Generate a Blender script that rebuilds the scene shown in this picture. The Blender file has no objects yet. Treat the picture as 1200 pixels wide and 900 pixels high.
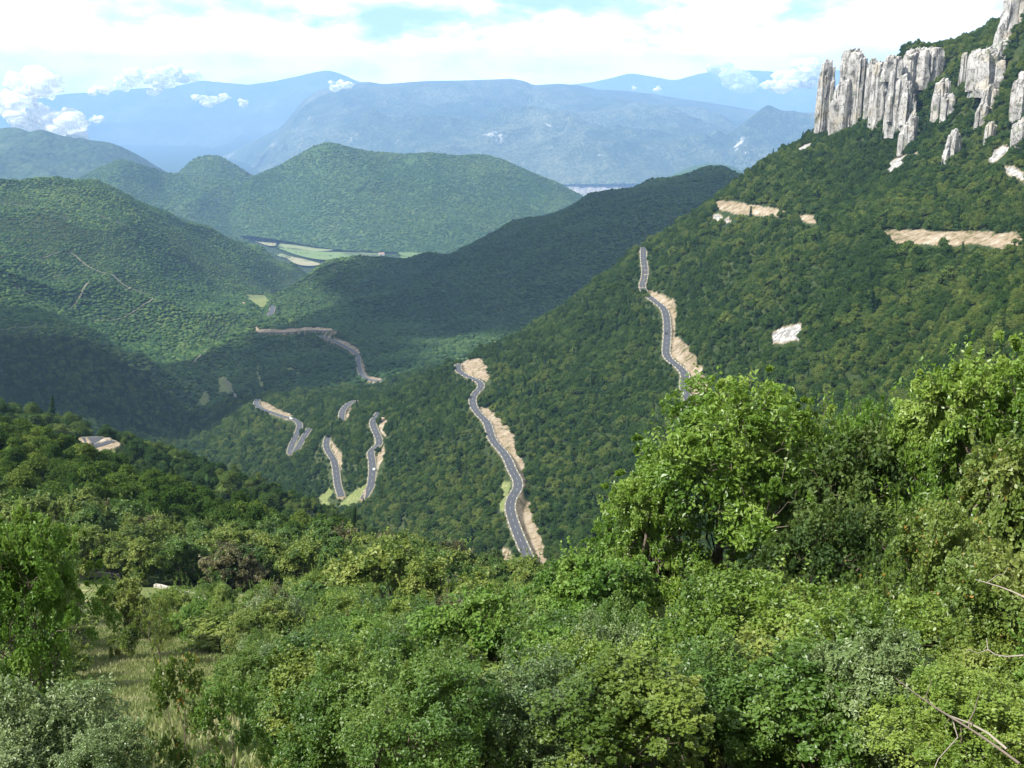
import bpy, math, random
import numpy as np
from mathutils import Vector, Matrix
random.seed(7); rng = np.random.default_rng(11)
scene = bpy.context.scene
C = scene.collection
# ------------------------------------------------------------------ camera geometry
F = 1230.0; PITCH = math.radians(15.0)
cp, sp = math.cos(PITCH), math.sin(PITCH)
def P(u, v, Y):
    """point at forward distance Y (metres) seen at photo pixel (u, v) (1200x900)"""
    a = (450.0 - v) / F
    dy = cp + a * sp; dz = -sp + a * cp; dx = (u - 600.0) / F
    k = Y / dy
    return (dx * k, Y, dz * k)
def uv_of(x, y, z):
    f = y * cp - z * sp; up = y * sp + z * cp
    f = np.where(np.abs(f) < 1e-3, 1e-3, f)
    return 600 + F * x / f, 450 - F * up / f, f
# ------------------------------------------------------------------ noise
def _h(ix, iy, seed):
    n = (ix.astype(np.int64) * 374761393 + iy.astype(np.int64) * 668265263 + seed * 1442695041) & 0xffffffff
    n = ((n ^ (n >> 13)) * 1274126177) & 0xffffffff
    n = (n ^ (n >> 16)) & 0xffffffff
    return n / 4294967295.0
def vnoise(x, y, seed=0):
    x0 = np.floor(x); y0 = np.floor(y); fx = x - x0; fy = y - y0
    fx = fx * fx * fx * (fx * (fx * 6 - 15) + 10); fy = fy * fy * fy * (fy * (fy * 6 - 15) + 10)
    a = _h(x0, y0, seed); b = _h(x0 + 1, y0, seed); c = _h(x0, y0 + 1, seed); d = _h(x0 + 1, y0 + 1, seed)
    return (a + (b - a) * fx + (c - a) * fy + (a - b - c + d) * fx * fy) * 2 - 1
def fbm(x, y, s, octaves=4, seed=0, gain=0.5):
    t = 0; a = 1; x = x / s; y = y / s
    for o in range(octaves):
        t = t + a * vnoise(x + 17.3 * o, y - 9.1 * o, seed + o); a *= gain
        x, y = (x * 1.6 - y * 1.2), (x * 1.2 + y * 1.6)
    return t
def ridged(x, y, s, octaves=4, seed=0):
    t = 0; a = 1; w = 1; x = x / s; y = y / s
    for o in range(octaves):
        n = 1 - np.abs(vnoise(x + 5.7 * o, y + 3.3 * o, seed + o)) * 1.6
        t = t + a * n * w; w = np.clip(n, 0, 1); a *= 0.5
        x, y = (x * 1.6 - y * 1.2), (x * 1.2 + y * 1.6)
    return t - 0.8
def sstep(a, b, x):
    t = np.clip((x - a) / (b - a), 0, 1); return t * t * (3 - 2 * t)
# ------------------------------------------------------------------ mesh helpers
def link(o, parent=None):
    C.objects.link(o)
    if parent: o.parent = parent
    return o
def mesh_from(name, V, Fq, mat=None, smooth=True, attrs=None, mat_index=None, fattrs=None):
    """V (n,3); Fq (m,3 or 4) int array"""
    me = bpy.data.meshes.new(name)
    V = np.asarray(V, np.float32); Fq = np.asarray(Fq, np.int32)
    k = Fq.shape[1]
    me.vertices.add(len(V)); me.vertices.foreach_set('co', V.ravel())
    me.loops.add(len(Fq) * k); me.loops.foreach_set('vertex_index', Fq.ravel())
    me.polygons.add(len(Fq))
    me.polygons.foreach_set('loop_start', np.arange(0, len(Fq) * k, k, dtype=np.int32))
    me.polygons.foreach_set('loop_total', np.full(len(Fq), k, np.int32))
    me.update(calc_edges=True)
    me.polygons.foreach_set('use_smooth', np.full(len(Fq), smooth, bool))
    for a, val in (attrs or {}).items():
        at = me.attributes.new(a, 'FLOAT', 'POINT'); at.data.foreach_set('value', np.asarray(val, np.float32))
    for a, val in (fattrs or {}).items():
        at = me.attributes.new(a, 'FLOAT', 'FACE'); at.data.foreach_set('value', np.asarray(val, np.float32))
    if mat is not None:
        for m in (mat if isinstance(mat, (list, tuple)) else [mat]): me.materials.append(m)
    if mat_index is not None: me.polygons.foreach_set('material_index', np.asarray(mat_index, np.int32))
    me.validate(); me.update()
    return me
def grid_faces(nr, nc):
    i = np.arange(nr - 1)[:, None] * nc + np.arange(nc - 1)[None, :]
    i = i.ravel()
    return np.stack([i, i + 1, i + nc + 1, i + nc], 1)
def ob(name, me, parent=None, **kw):
    o = bpy.data.objects.new(name, me); link(o, parent)
    for k, v in kw.items(): o[k] = v
    return o
def struct(name, me, **kw): return ob(name, me, kind='structure', **kw)
# ------------------------------------------------------------------ node helpers
class NT:
    def __init__(s, tree): s.t = tree; s.n = tree.nodes; s.l = tree.links
    def new(s, typ, **kw):
        n = s.n.new(typ)
        for k, v in kw.items():
            if k == 'ins':
                for a, b in v.items():
                    if isinstance(b, bpy.types.NodeSocket): s.l.new(b, n.inputs[a])
                    else: n.inputs[a].default_value = b
            else: setattr(n, k, v)
        return n
    def math(s, op, a, b=0.0, c=None, clamp=False):
        n = s.new('ShaderNodeMath', operation=op, use_clamp=clamp)
        for i, x in enumerate((a, b, c)):
            if x is None: continue
            if isinstance(x, bpy.types.NodeSocket): s.l.new(x, n.inputs[i])
            else: n.inputs[i].default_value = x
        return n.outputs[0]
    def mix(s, fac, a, b, mode='MIX'):
        n = s.new('ShaderNodeMix', data_type='RGBA', blend_type=mode)
        for i, x in ((0, fac), (6, a), (7, b)):
            if isinstance(x, bpy.types.NodeSocket): s.l.new(x, n.inputs[i])
            else: n.inputs[i].default_value = (x if i == 0 else (*x, 1)[:4])
        return n.outputs[2]
    def noise(s, vec, scale, detail=3, rough=0.55):
        return s.new('ShaderNodeTexNoise', ins={'Vector': vec, 'Scale': scale, 'Detail': detail, 'Roughness': rough}).outputs['Fac']
    def ramp(s, fac, stops):
        n = s.new('ShaderNodeValToRGB'); s.l.new(fac, n.inputs[0]); e = n.color_ramp.elements
        while len(e) < len(stops): e.new(0.5)
        for k, (p, c) in enumerate(stops):
            e[k].position = p; e[k].color = (*c, 1) if len(c) == 3 else c
        return n.outputs[0]
    def smooth(s, x, a, b):
        n = s.new('ShaderNodeMapRange', interpolation_type='SMOOTHSTEP', ins={'Value': x, 'From Min': a, 'From Max': b}); return n.outputs[0]
def material(name):
    m = bpy.data.materials.new(name); m.use_nodes = True; t = NT(m.node_tree)
    t.n.clear(); out = t.new('ShaderNodeOutputMaterial'); 
    return m, t, out
def pos(t): return t.new('ShaderNodeNewGeometry').outputs['Position']
def principled(t, out, color, rough=0.9, spec=0.2, normal=None, **kw):
    b = t.new('ShaderNodeBsdfPrincipled', ins={'Roughness': rough, 'Specular IOR Level': spec})
    for k, v in [('Base Color', color), ('Normal', normal)] + list(kw.items()):
        if v is None: continue
        if isinstance(v, bpy.types.NodeSocket): t.l.new(v, b.inputs[k])
        else: b.inputs[k].default_value = (*v, 1) if isinstance(v, tuple) and len(v) == 3 else v
    t.l.new(b.outputs[0], out.inputs['Surface']); return b
def bump(t, h, strength=1.0, dist=1.0):
    return t.new('ShaderNodeBump', ins={'Height': h, 'Strength': strength, 'Distance': dist}).outputs[0]
def simple(name, col, rough=0.8, spec=0.3, var=0.15, scale=2.0):
    m, t, out = material(name); p = pos(t)
    n = t.noise(p, scale, 4)
    c = t.mix(n, tuple(x * (1 - var) for x in col), tuple(min(1, x * (1 + var)) for x in col))
    principled(t, out, c, rough, spec); return m
# ------------------------------------------------------------------ terrain height (RBF through surveyed points)
PIX = """
1300,300,450 1200,290,520 1040,275,640 960,258,760 900,248,850 840,240,930 755,300,950 760,330,890 785,370,800 790,400,740 805,450,640 825,480,590
632,678,440 610,620,510 600,560,600 575,500,710 555,465,800 545,440,880 540,424,915 575,405,940 640,370,1000 700,325,1020 755,289,1000 800,262,1010 835,236,1000
880,200,1020 920,175,1030 960,150,1000 1000,155,930 1040,165,880 1060,54,960 1110,53,920 1140,53,880 1180,25,850 1200,0,830 1100,110,860 1150,150,760 1200,200,640
1050,200,800 1000,220,820 900,320,720 1000,350,580 1100,350,520 900,400,620 1000,430,500 900,450,560 700,400,850 700,500,660 700,600,500 700,650,430
800,550,500 850,500,540 500,550,690 500,480,820 500,640,530 450,640,600 450,600,650 440,485,870 438,520,800 432,560,740 425,585,710 405,475,960 385,520,860
395,560,790 300,473,1080 330,487,1010 352,500,950 340,528,900 250,500,1120 300,550,880 250,530,980 350,600,740 400,620,680
500,440,1050 460,455,1110 400,465,1120 450,447,1200 425,430,1290 415,412,1380 380,395,1500 385,387,1560 340,387,1650 300,387,1700 315,372,1850 318,362,1950
305,355,2150 270,400,1750 240,440,1500 215,470,1350 205,500,1200 265,450,1400 300,430,1450 350,430,1350 350,450,1250
345,335,2300 370,315,2400 420,304,2400 500,305,2250 530,303,2200 560,281,2350 600,257,2500 650,252,2500 700,236,2500 760,220,2500 820,207,2450 850,205,2400
400,350,1900 500,350,1800 500,400,1450 600,350,1600 600,300,1950 700,280,1800 780,250,1700
-300,230,2500 0,218,2500 60,211,2600 100,210,2650 140,222,2700 190,248,2850 240,268,2950 300,292,3050 340,312,3050 330,342,2700 0,300,1900 100,300,2050 200,320,2150 250,330,2300
280,350,2150 200,380,1750 150,420,1450 0,330,1600 60,345,1500 110,380,1400 170,420,1350 60,336,1800 100,355,1750 0,400,1250 0,450,1100 100,450,1150 0,480,1020 100,490,1050 170,480,1200
0,487,450 60,500,440 130,515,430 200,536,415 280,560,400 340,586,390 400,610,380 450,640,365
0,520,225 100,552,215 200,590,200 300,625,185 400,650,172 480,672,150 560,692,130
0,600,150 300,665,140 100,677,112 250,707,100 150,760,62 60,720,75 150,735,72 300,740,75 450,740,80 300,880,32 150,860,34 600,860,32
"""
WORLD = [(0, 0, -1.65), (0, -40, 8), (60, -20, 6), (-60, -20, -2), (100, 40, 0), (-100, 40, -26), (4, 5, -4.0), (-4, 5, -4.4), (0, 10, -7.3), (6, 10, -7.0), (-6, 10, -7.8),
         (0, 20, -12.8), (12, 20, -11.8), (-10, 20, -13.4), (0, 30, -18), (14, 30, -16.5), (30, 55, -27), (20, 70, -37), (50, 100, -45), (-90, 100, -52), (150, 150, -48), (240, 420, -30)]
HID = [(300, 650, -322), (200, 700, -335), (100, 820, -342), (0, 900, -330), (480, 440, -245), (400, 520, -290), (700, 300, -196), (900, 300, -160), (1100, 300, -120), (1200, 250, -92),
       (0, 300, -128), (200, 280, -128), (400, 250, -134), (560, 200, -122), (700, 150, -84), (900, 110, -58), (640, 1280, -320), (750, 1300, -290), (850, 1350, -230), (560, 1200, -318), (950, 1350, -190),
       (1100, 1300, -90), (1000, 1100, -60), (1300, 1000, 130), (1300, 1400, 20), (420, 3000, -560), (600, 3200, -560), (850, 3000, -450), (0, 3200, -450), (150, 3500, -550), (300, 3600, -590),
       (-300, 3200, -400), (-400, 1000, -250), (-400, 450, -100), (-400, 150, -50), (1600, 500, 10), (1600, 900, 150), (1700, 250, -30), (1600, 2500, 60), (1900, 3500, -100), (-700, 2000, -120), (-700, 3500, -450)]
pts = [P(*map(float, s.split(','))) for s in PIX.split()] + [tuple(map(float, w)) for w in WORLD]
pts += [((u - 600) / F * y, y, z) for u, y, z in [tuple(map(float, h)) for h in HID]]
pts = np.array(pts)
def warp(x, y):
    """log-like compression of distance, so that near and far points are evenly spread"""
    r = np.sqrt(x * x + y * y) + 60.0
    k = np.log(r / 60.0) / r * 600
    return x * k, y * k
wx, wy = warp(pts[:, 0], pts[:, 1])
CC = 14.0 ** 2
A = np.sqrt((wx[:, None] - wx[None]) ** 2 + (wy[:, None] - wy[None]) ** 2 + CC)
n = len(pts)
M = np.zeros((n + 3, n + 3)); M[:n, :n] = A + np.eye(n) * -0.25
M[:n, n] = 1; M[:n, n + 1] = wx; M[:n, n + 2] = wy; M[n:, :n] = M[:n, n:].T
sol = np.linalg.solve(M, np.concatenate([pts[:, 2], np.zeros(3)]))
def floor_z(x, y):
    return np.interp(y, [0, 3800, 4600, 5800, 8000, 11000, 60000], [-590, -590, -606, -640, -800, -850, -850])
def z_base(x, y):
    x = np.asarray(x, float); y = np.asarray(y, float); sh = np.broadcast(x, y).shape
    x = np.broadcast_to(x, sh).ravel(); y = np.broadcast_to(y, sh).ravel()
    z = np.empty(len(x))
    for a in range(0, len(x), 40000):
        X, Y = warp(x[a:a + 40000], y[a:a + 40000])
        z[a:a + 40000] = np.sqrt((X[:, None] - wx) ** 2 + (Y[:, None] - wy) ** 2 + CC) @ sol[:n] + sol[n] + sol[n + 1] * X + sol[n + 2] * Y
    fz = floor_z(x, y); k = sstep(3300, 3900, np.sqrt(x * x + y * y) * 0.3 + y * 0.7)
    z = z * (1 - k) + fz * k
    return z.reshape(sh)
def relief(x, y):
    r = np.sqrt(x * x + y * y)
    z = fbm(x, y, 9, 3, 3) * 0.18 * sstep(6, 30, r) * (1 - sstep(300, 700, r))
    z = z + fbm(x, y, 70, 4, 5) * 2.4 * sstep(200, 420, r)
    z = z - 4.0 * sstep(230, 450, r)
    z = z + ridged(x, y, 330, 4, 9) * 26 * sstep(1250, 1700, r) * (1 - sstep(3200, 4200, r))
    return z
def hit(u, v, ymin=60, ymax=4200, base=z_base):
    """where the ray through photo pixel (u, v) meets the terrain"""
    Y = np.geomspace(ymin, ymax, 500)
    a = (450.0 - v) / F; dy = cp + a * sp; s = (-sp + a * cp) / dy; dx = (u - 600) / F / dy
    d = s * Y - base(dx * Y, Y)
    w = np.where(d < 0)[0]
    if len(w) == 0: i = int(np.argmin(d)); return (dx * Y[i], Y[i], s * Y[i])
    i = max(w[0], 1); t = d[i - 1] / (d[i - 1] - d[i]); y = Y[i - 1] + (Y[i] - Y[i - 1]) * t
    return (dx * y, y, s * y)
def smooth_line(p, step, it=2):
    """Chaikin corner cutting, then even spacing"""
    p = np.array(p, float)
    for _ in range(it):
        q = np.empty((2 * len(p), p.shape[1])); q[0] = p[0]; q[-1] = p[-1]
        q[1:-1:2] = p[:-1] * .75 + p[1:] * .25; q[2:-1:2] = p[:-1] * .25 + p[1:] * .75
        p = q
    s = np.concatenate([[0], np.cumsum(np.linalg.norm(np.diff(p[:, :2], axis=0), axis=1))])
    m = max(2, int(s[-1] / step)); t = np.linspace(0, s[-1], m)
    return np.stack([np.interp(t, s, p[:, k]) for k in range(p.shape[1])], 1)
# ------------------------------------------------------------------ roads, traced on the slope
def px(s): return [tuple(map(float, q.split(','))) for q in s.split()]
ROADS = {   # name: (pixels, half width, ymin)
 'r2': (px("754,290 754,304 756,316 755,327 752,336 755,344 763,350 771,356 778,361 781,371 782,382 782,393 781,404 780,416 786,424 797,431 804,440 801,451 803,462 807,469 815,485 828,505"), 2.4, 350),
 'r3': (px("650,722 640,700 630,683 626,670 617,650 607,627 600,607 597,595 600,583 607,573 607,563 600,552 595,538 587,527 577,517 573,503 571,495 562,487 555,478 553,468 558,460 564,454 563,448 553,443.5 545,441 536,434 537,427"), 2.4, 350),
 'r4': (px("426,585 431,576 435,568 435.6,561 436.5,553 436.5,546 435.6,538 434,533 437.5,527 443,521 445,516 441,508 437.5,500 436.5,495 441,488 444,483.5"), 2.4, 500),
 'r5': (px("400,582 396,570 395,563 394,553 393,546 391,538 385.5,531 382,523 383,516 385.5,510 393,502 399,495 400.6,491 400.6,483.5 403.5,478 409,473 417,470"), 2.4, 600),
 'r6': (px("302,468 299.5,472 303,478 320,484.5 333,489 344,491 351,495.5 351,502 346.7,511 342,522 339.5,531 342,534 346.7,529 353,518 358,509 363,502"), 2.4, 700),
 'r7': (px("374,393 378,395 391,399 404.5,406.5 415.5,412.5 420,418 420,427 422,435.5 425.5,442 435.5,446.5 451,446.5"), 2.7, 1100),
 'r8': (px("296,389 300,388.5 313,390 333,390 347,389 364,387 375.5,388 392,388"), 2.7, 1300),
 'r9': (px("320,358 318,366 315,372 311,370"), 5.0, 1500),
 'r10': (px("98,517 108,517 116,518.5 124,522"), 4.5, 300),
}
POLY_BARE = [px(s) for s in (
 "562,478 575,478 590,495 603,510 605,530 614,545 615,560 615,578 624,600 633,625 640,650 643,678 632,684 617,655 603,610 600,590 607,575 604,555 590,525 575,505",
 "541,433 535,428 550,421 562,420 572,430 574,440 570,447 560,443 545,440",
 "754,339 770,343 792,351 793,373 792,393 808,407 819,422 823,440 832,458 841,475 845,485 815,482 806,450 808,438 797,425 786,418 787,395 786,370 775,355 755,343",
 "756,293 760,305 759,325 755,325 756,310",
 "836,236 850,235 870,238 908,244 925,250 910,254 870,252 850,248 838,243", "937,252 948,252 962,258 957,263 940,259",
 "1034,270 1060,269 1100,270 1150,272 1205,272 1205,290 1175,293 1160,287 1140,286 1120,289 1100,287 1080,285 1060,286 1045,286 1036,278",
 "446,487 453.5,486 454,502 450,512 446,508 445,497", "451,521 451,534 443,553 442,563 437.5,570 440,553 441,534",
 "388,516 400,531 401,542 399,553 395,538 387.5,523", "410,474 414,472 413,482 407,491 405,487",
 "304.5,469 318,473.5 331,481 344.5,487 335.5,491 320,484.5 304.5,478",
 "378,392 391,394.5 409,401 423,410 422,415.5 413,411 395.5,403 380,396", "424.5,418 428,429 431,440 451,443.5 449,446.7 433,446.7 425.5,438 423,427",
 "300,385 333,386 364,383 390,385 390,388 364,387 333,390 300,389", "590,640 598,650 612,672 622,683 600,680 585,660",
 "902,390 915,384 938,378 942,386 938,400 928,398 918,402 906,402", "100,518 112,512 126,520 118,524",
 "1037,200 1045,188 1060,182 1074,179 1076,183 1062,190 1048,200 1040,204", "933,177 942,170 952,168 950,173 938,179", "1155,190 1165,176 1180,170 1186,174 1172,188 1160,194", "1172,196 1190,194 1202,206 1202,214 1186,206",
 "846,256 852,254 856,260 850,262", "836,252 842,250 845,257 838,259",
)]
POLY_GRASS = [px(s) for s in (
 "430,567 424,584 415,591 411,597 398,593 401.5,585.5 417,574", "388,570 392,576 383,587 392,597 381,595 369.5,586.5",
 "588,563 600,565 597,580 593,600 586,600", "334,430 342,430 352,436 362,440 350,438 336,433", "345,480 360,476 356,480 346,483",
 "96,712 150,712 190,730 215,742 228,770 246,796 280,826 318,846 300,900 190,900 140,836 118,795 100,750",
 "255,443 263,441 272,448 274,459 262,461 255,462", "300,438 303,424 306,440 309,455 305,455", "232,470 240,455 250,470 235,480",
 "286,345 310,345 316,352 308,362 296,356", "124,520 136,525 140,536 128,532",
)]
def zr(x, y): return z_base(x, y)
road_lines = {}
for k, (pp, hw, ymin) in ROADS.items():
    h = [hit(u, v, ymin, 4200) for u, v in pp]
    L = smooth_line(h, 2.0 if hw < 4 else 3.0)
    # even the grade out
    zz = L[:, 2].copy()
    for _ in range(30): zz[1:-1] = (zz[:-2] + zz[1:-1] + zz[2:]) / 3
    L[:, 2] = zz + 0.25
    road_lines[k] = (L, hw)
def road_dist(x, y, maxd=40.0):
    """nearest road: distance, level, half width"""
    D = np.full(len(x), 1e9); Z = np.zeros(len(x)); W = np.zeros(len(x))
    for L, hw in road_lines.values():
        for a in range(0, len(L), 24):
            q = L[a:a + 25]
            m = np.where((x > q[:, 0].min() - maxd) & (x < q[:, 0].max() + maxd) & (y > q[:, 1].min() - maxd) & (y < q[:, 1].max() + maxd))[0]
            if len(m) == 0: continue
            d = np.hypot(x[m][:, None] - q[None, :, 0], y[m][:, None] - q[None, :, 1])
            j = d.argmin(1); dd = d[np.arange(len(m)), j]
            b = dd < D[m]; mm = m[b]; D[mm] = dd[b]; Z[mm] = q[j[b], 2]; W[mm] = hw
    return D, Z, W
def in_poly(u, v, poly):
    poly = np.array(poly); m = np.where((u > poly[:, 0].min()) & (u < poly[:, 0].max()) & (v > poly[:, 1].min()) & (v < poly[:, 1].max()))[0]
    res = np.zeros(len(u), bool)
    if len(m) == 0: return res
    U = u[m]; V = v[m]; c = np.zeros(len(m), bool); j = len(poly) - 1
    for i in range(len(poly)):
        xi, yi = poly[i]; xj, yj = poly[j]
        if yi != yj: c ^= ((yi > V) != (yj > V)) & (U < (xj - xi) * (V - yi) / (yj - yi) + xi)
        j = i
    res[m] = c; return res
def z_full(x, y, want=False):
    x = np.asarray(x, float).ravel(); y = np.asarray(y, float).ravel()
    zb = z_base(x, y); z = zb + relief(x, y)
    D, Z, W = road_dist(x, y)
    e = np.maximum(D - W - 1.0, 0)
    near = D < 39
    cut = np.minimum(z, Z - 0.12 + e * 1.5); fill = np.maximum(cut, Z - 0.12 - e * 1.0)
    flat = np.where(e <= 0, Z - 0.12, fill)
    z2 = np.where(near, flat, z)
    # fade so that the cut never reaches further than about 20 m
    f = sstep(16, 30, D); z2 = np.where(near, z2 * (1 - f) + z * f, z)
    if not want: return z2
    return z2, zb, D, W, (z2 < z - 0.5) & near & (D < 14)
def cover(x, y, z, zb, D, W, cutm):
    """bare / grass masks of the ground, as a property of the place"""
    u, v, f = uv_of(x, y, z)
    jx = fbm(x, y, 14, 3, 31) * 2.2; jy = fbm(x, y, 14, 3, 37) * 2.2
    s = np.clip(700 / np.maximum(f, 50), 0.35, 4)
    u2 = u + jx * s * 0.8; v2 = v + jy * s * 0.5
    bare = np.zeros(len(x)); grass = np.zeros(len(x))
    for p_ in POLY_BARE: bare[in_poly(u2, v2, p_)] = 2 if (p_[0] in ((1037, 200), (933, 177), (1155, 190), (1172, 196), (902, 390), (846, 256), (836, 252))) else 1
    for p_ in POLY_GRASS: grass[in_poly(u2, v2, p_)] = 1
    cut_on = cutm & (y > 300) & (fbm(x, y, 25, 2, 41) > -0.35) & (D < 8)
    bare[cut_on] = np.maximum(bare[cut_on], 0.9)
    bare[D < W + 0.9] = 1
    grass[(y < 108) & (bare < .5)] = 1
    ok = (y < 2600)
    bare = bare * (y > 25); return bare * ok, grass * ok
# ------------------------------------------------------------------ materials of the land
def land_material(name, tree_scale, greens, rock=(0.45, 0.42, 0.38), with_attr=True, rockiness=0.0, bd=1.5, patch=0.004):
    m, t, out = material(name); p = pos(t)
    n1 = t.noise(p, patch, 4); n2 = t.noise(p, patch * 8, 4); vo = t.new('ShaderNodeTexVoronoi', ins={'Vector': p, 'Scale': tree_scale})
    vc = t.new('ShaderNodeSeparateColor', ins={0: vo.outputs['Color']}).outputs[0]
    k = t.math('ADD', t.math('MULTIPLY', n1, 0.55), t.math('ADD', t.math('MULTIPLY', n2, 0.3), t.math('MULTIPLY', vc, 0.28)))
    col = t.ramp(k, [(0.3, greens[0]), (0.55, greens[1]), (0.8, greens[2])])
    h = t.math('SUBTRACT', 1.0, vo.outputs['Distance'])
    if rockiness:
        r = t.smooth(t.math('ADD', t.noise(p, patch * 3, 6, 0.7), t.math('MULTIPLY', t.noise(p, patch * 30, 3), 0.25)), 0.86 - rockiness, 0.92 - rockiness)
        nz = t.new('ShaderNodeSeparateXYZ', ins={0: t.new('ShaderNodeNewGeometry').outputs['Normal']}).outputs[2]
        r = t.math('MULTIPLY', r, t.smooth(nz, 0.93, 0.72))
        col = t.mix(r, col, rock)
    if with_attr:
        ba = t.new('ShaderNodeAttribute', attribute_name='bare').outputs['Fac']; gr = t.new('ShaderNodeAttribute', attribute_name='grass').outputs['Fac']
        nf = t.noise(p, 0.35, 6, 0.65); ng = t.noise(p, 0.06, 3)
        gcol = t.mix(t.noise(p, 0.8, 5, 0.7), (0.07, 0.11, 0.03), (0.17, 0.185, 0.07))
        gcol = t.mix(t.smooth(nf, 0.5, 0.75), gcol, (0.33, 0.29, 0.15))
        bcol = t.ramp(t.math('ADD', t.math('MULTIPLY', t.noise(p, 0.22, 8, 0.75), 0.75), t.math('MULTIPLY', ng, 0.3)), [(0.42, (0.06, 0.075, 0.025)), (0.47, (0.17, 0.135, 0.085)), (0.53, (0.24, 0.19, 0.125)), (0.60, (0.29, 0.25, 0.185)), (0.68, (0.42, 0.385, 0.32))])
        bcol = t.mix(t.smooth(ba, 1.3, 1.7), bcol, t.mix(t.smooth(t.noise(p, 0.3, 7, 0.7), .42, .62), (.17, .165, .15), (.46, .45, .43)))
        ba = t.math('MINIMUM', ba, 1.0)
        col = t.mix(gr, col, gcol); col = t.mix(ba, col, bcol)
        h = t.math('ADD', t.math('MULTIPLY', h, t.math('SUBTRACT', 1.0, t.math('MAXIMUM', ba, gr))), t.math('MULTIPLY', nf, ba))
    principled(t, out, col, 0.95, 0.1, bump(t, h, 0.8, bd)); return m
G_near = ((0.012, 0.024, 0.008), (0.024, 0.040, 0.012), (0.05, 0.062, 0.022))
G_far = ((0.020, 0.048, 0.014), (0.036, 0.075, 0.020), (0.08, 0.115, 0.034))
M_ground = land_material('forest_floor_ground', 0.2, G_near)
M_hill = land_material('wooded_hill', 0.11, G_far, with_attr=False, rockiness=0.02, bd=5, patch=0.0022)
M_hillfar = land_material('blue_wooded_mountain', 0.03, ((0.014, 0.030, 0.012), (0.028, 0.052, 0.018), (0.06, 0.085, 0.03)), with_attr=False, rockiness=0.03, bd=14, patch=0.0012)
M_mount = land_material('far_mountain', 0.05, ((0.010, 0.020, 0.010), (0.035, 0.055, 0.022), (0.17, 0.17, 0.10)), with_attr=False, rockiness=0.12, bd=14, patch=0.0006)
# ------------------------------------------------------------------ ground: one sheet from under the camera to the horizon
tc = np.concatenate([np.linspace(-1.9, -0.60, 70, endpoint=False), np.linspace(-0.60, 0.60, 980), np.linspace(0.60, 1.9, 71)[1:]])
rows = np.concatenate([np.linspace(-60, 2, 24, endpoint=False), np.geomspace(2, 340, 330, endpoint=False), np.geomspace(340, 1350, 470, endpoint=False), np.geomspace(1350, 3900, 190, endpoint=False), np.geomspace(3900, 37000, 90)])
W_ = np.where(rows > 0, np.sqrt(rows ** 2 + 3600), 60.0)
GX = W_[:, None] * tc[None]; GY = np.repeat(rows[:, None], len(tc), 1)
gx, gy = GX.ravel(), GY.ravel()
gz, gzb, gD, gW, gcut = z_full(gx, gy, True)
gbare, ggrass = cover(gx, gy, gz, gzb, gD, gW, gcut)
struct('ground', mesh_from('ground', np.stack([gx, gy, gz], 1), grid_faces(len(rows), len(tc)), M_ground, True, {'bare': gbare, 'grass': ggrass}))
# ------------------------------------------------------------------ far hills and mountains: lofts between surveyed lines
def loft(name, curves, mat, us, amp, scale, rowsn=60, seed=1, edge=0.0, crest_k=0.35, crest_w=0.22):
    """curves: list of point strings (u,v,Y or u,'z'...), nearest first; the last but one is the crest"""
    cs = []
    for c in curves:
        q = sorted(px3(c)); q = np.array(q)
        v = np.interp(us, q[:, 0], q[:, 1]); Y = np.interp(us, q[:, 0], q[:, 2])
        k = np.ones(5) / 5
        vp = np.convolve(np.pad(v, 2, 'edge'), k, 'valid'); Yp = np.convolve(np.pad(Y, 2, 'edge'), k, 'valid')
        a = (450 - vp) / F; dy = cp + a * sp
        cs.append(np.stack([(us - 600) / F * Yp / dy, Yp, (-sp + a * cp) / dy * Yp], 1))
    rowsl = []
    for a, b in zip(cs[:-1], cs[1:]):
        for s in np.linspace(0, 1, rowsn, endpoint=False): rowsl.append(a * (1 - s) + b * s)
    rowsl.append(cs[-1]); R = np.array(rowsl)
    R[:, :, 2] = smooth_rows(R[:, :, 2], max(1, rowsn // 9))
    S = np.linspace(0, len(cs) - 1, len(R)); ci = len(cs) - 2
    prof = np.clip(np.minimum(S / 0.6, 1), 0, 1) * (1 - (1 - crest_k) * np.exp(-((S - ci) / crest_w) ** 2))
    x, y = R[..., 0], R[..., 1]
    e_ = np.linspace(0, 1, len(us)); R[..., 2] -= (1 - sstep(0, .07, e_) * sstep(0, .07, 1 - e_))[None] * edge
    R[..., 2] += (ridged(x, y, scale, 6, seed) * amp + fbm(x, y, scale * .35, 4, seed + 9) * amp * .15) * prof[:, None]
    return struct(name, mesh_from(name, R.reshape(-1, 3), grid_faces(*R.shape[:2]), mat, True))
def px3(s): return [tuple(map(float, q.split(','))) for q in s.split()]
def smooth_rows(Z, k):
    ker = np.ones(2 * k + 1) / (2 * k + 1)
    out = Z.copy()
    for j in range(Z.shape[1]): out[:, j] = np.convolve(np.pad(Z[:, j], k, 'edge'), ker, 'valid')
    out[0] = Z[0]; out[-1] = Z[-1]
    return out
U = lambda a, b, n: np.linspace(a, b, n)
# tree covered hill in the middle
loft('hill', ["200,268,4900 260,274,4820 300,277,4740 340,283,4620 370,289,4480 410,294,4380 450,295,4350 490,296,4330 520,302,4230 560,312,4100 700,290,4500 800,262,5200",
              "200,246,5200 260,250,5060 330,246,4980 380,228,4900 430,230,4800 500,235,4780 560,240,4800 620,240,4900 700,248,5000 800,250,5400",
              "180,260,5500 230,238,5500 298,205,5400 320,192,5350 345,176,5300 365,164,5250 383,158,5250 403,163,5250 430,171,5300 470,176,5350 505,174,5350 535,178,5350 565,177,5350 590,185,5350 620,198,5300 650,210,5300 690,235,5300 800,262,5800",
              "180,262,6600 400,240,6800 600,240,6800 800,262,6800"], M_hill, U(150, 800, 420), 34, 520, 45, 21, edge=160)
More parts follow.
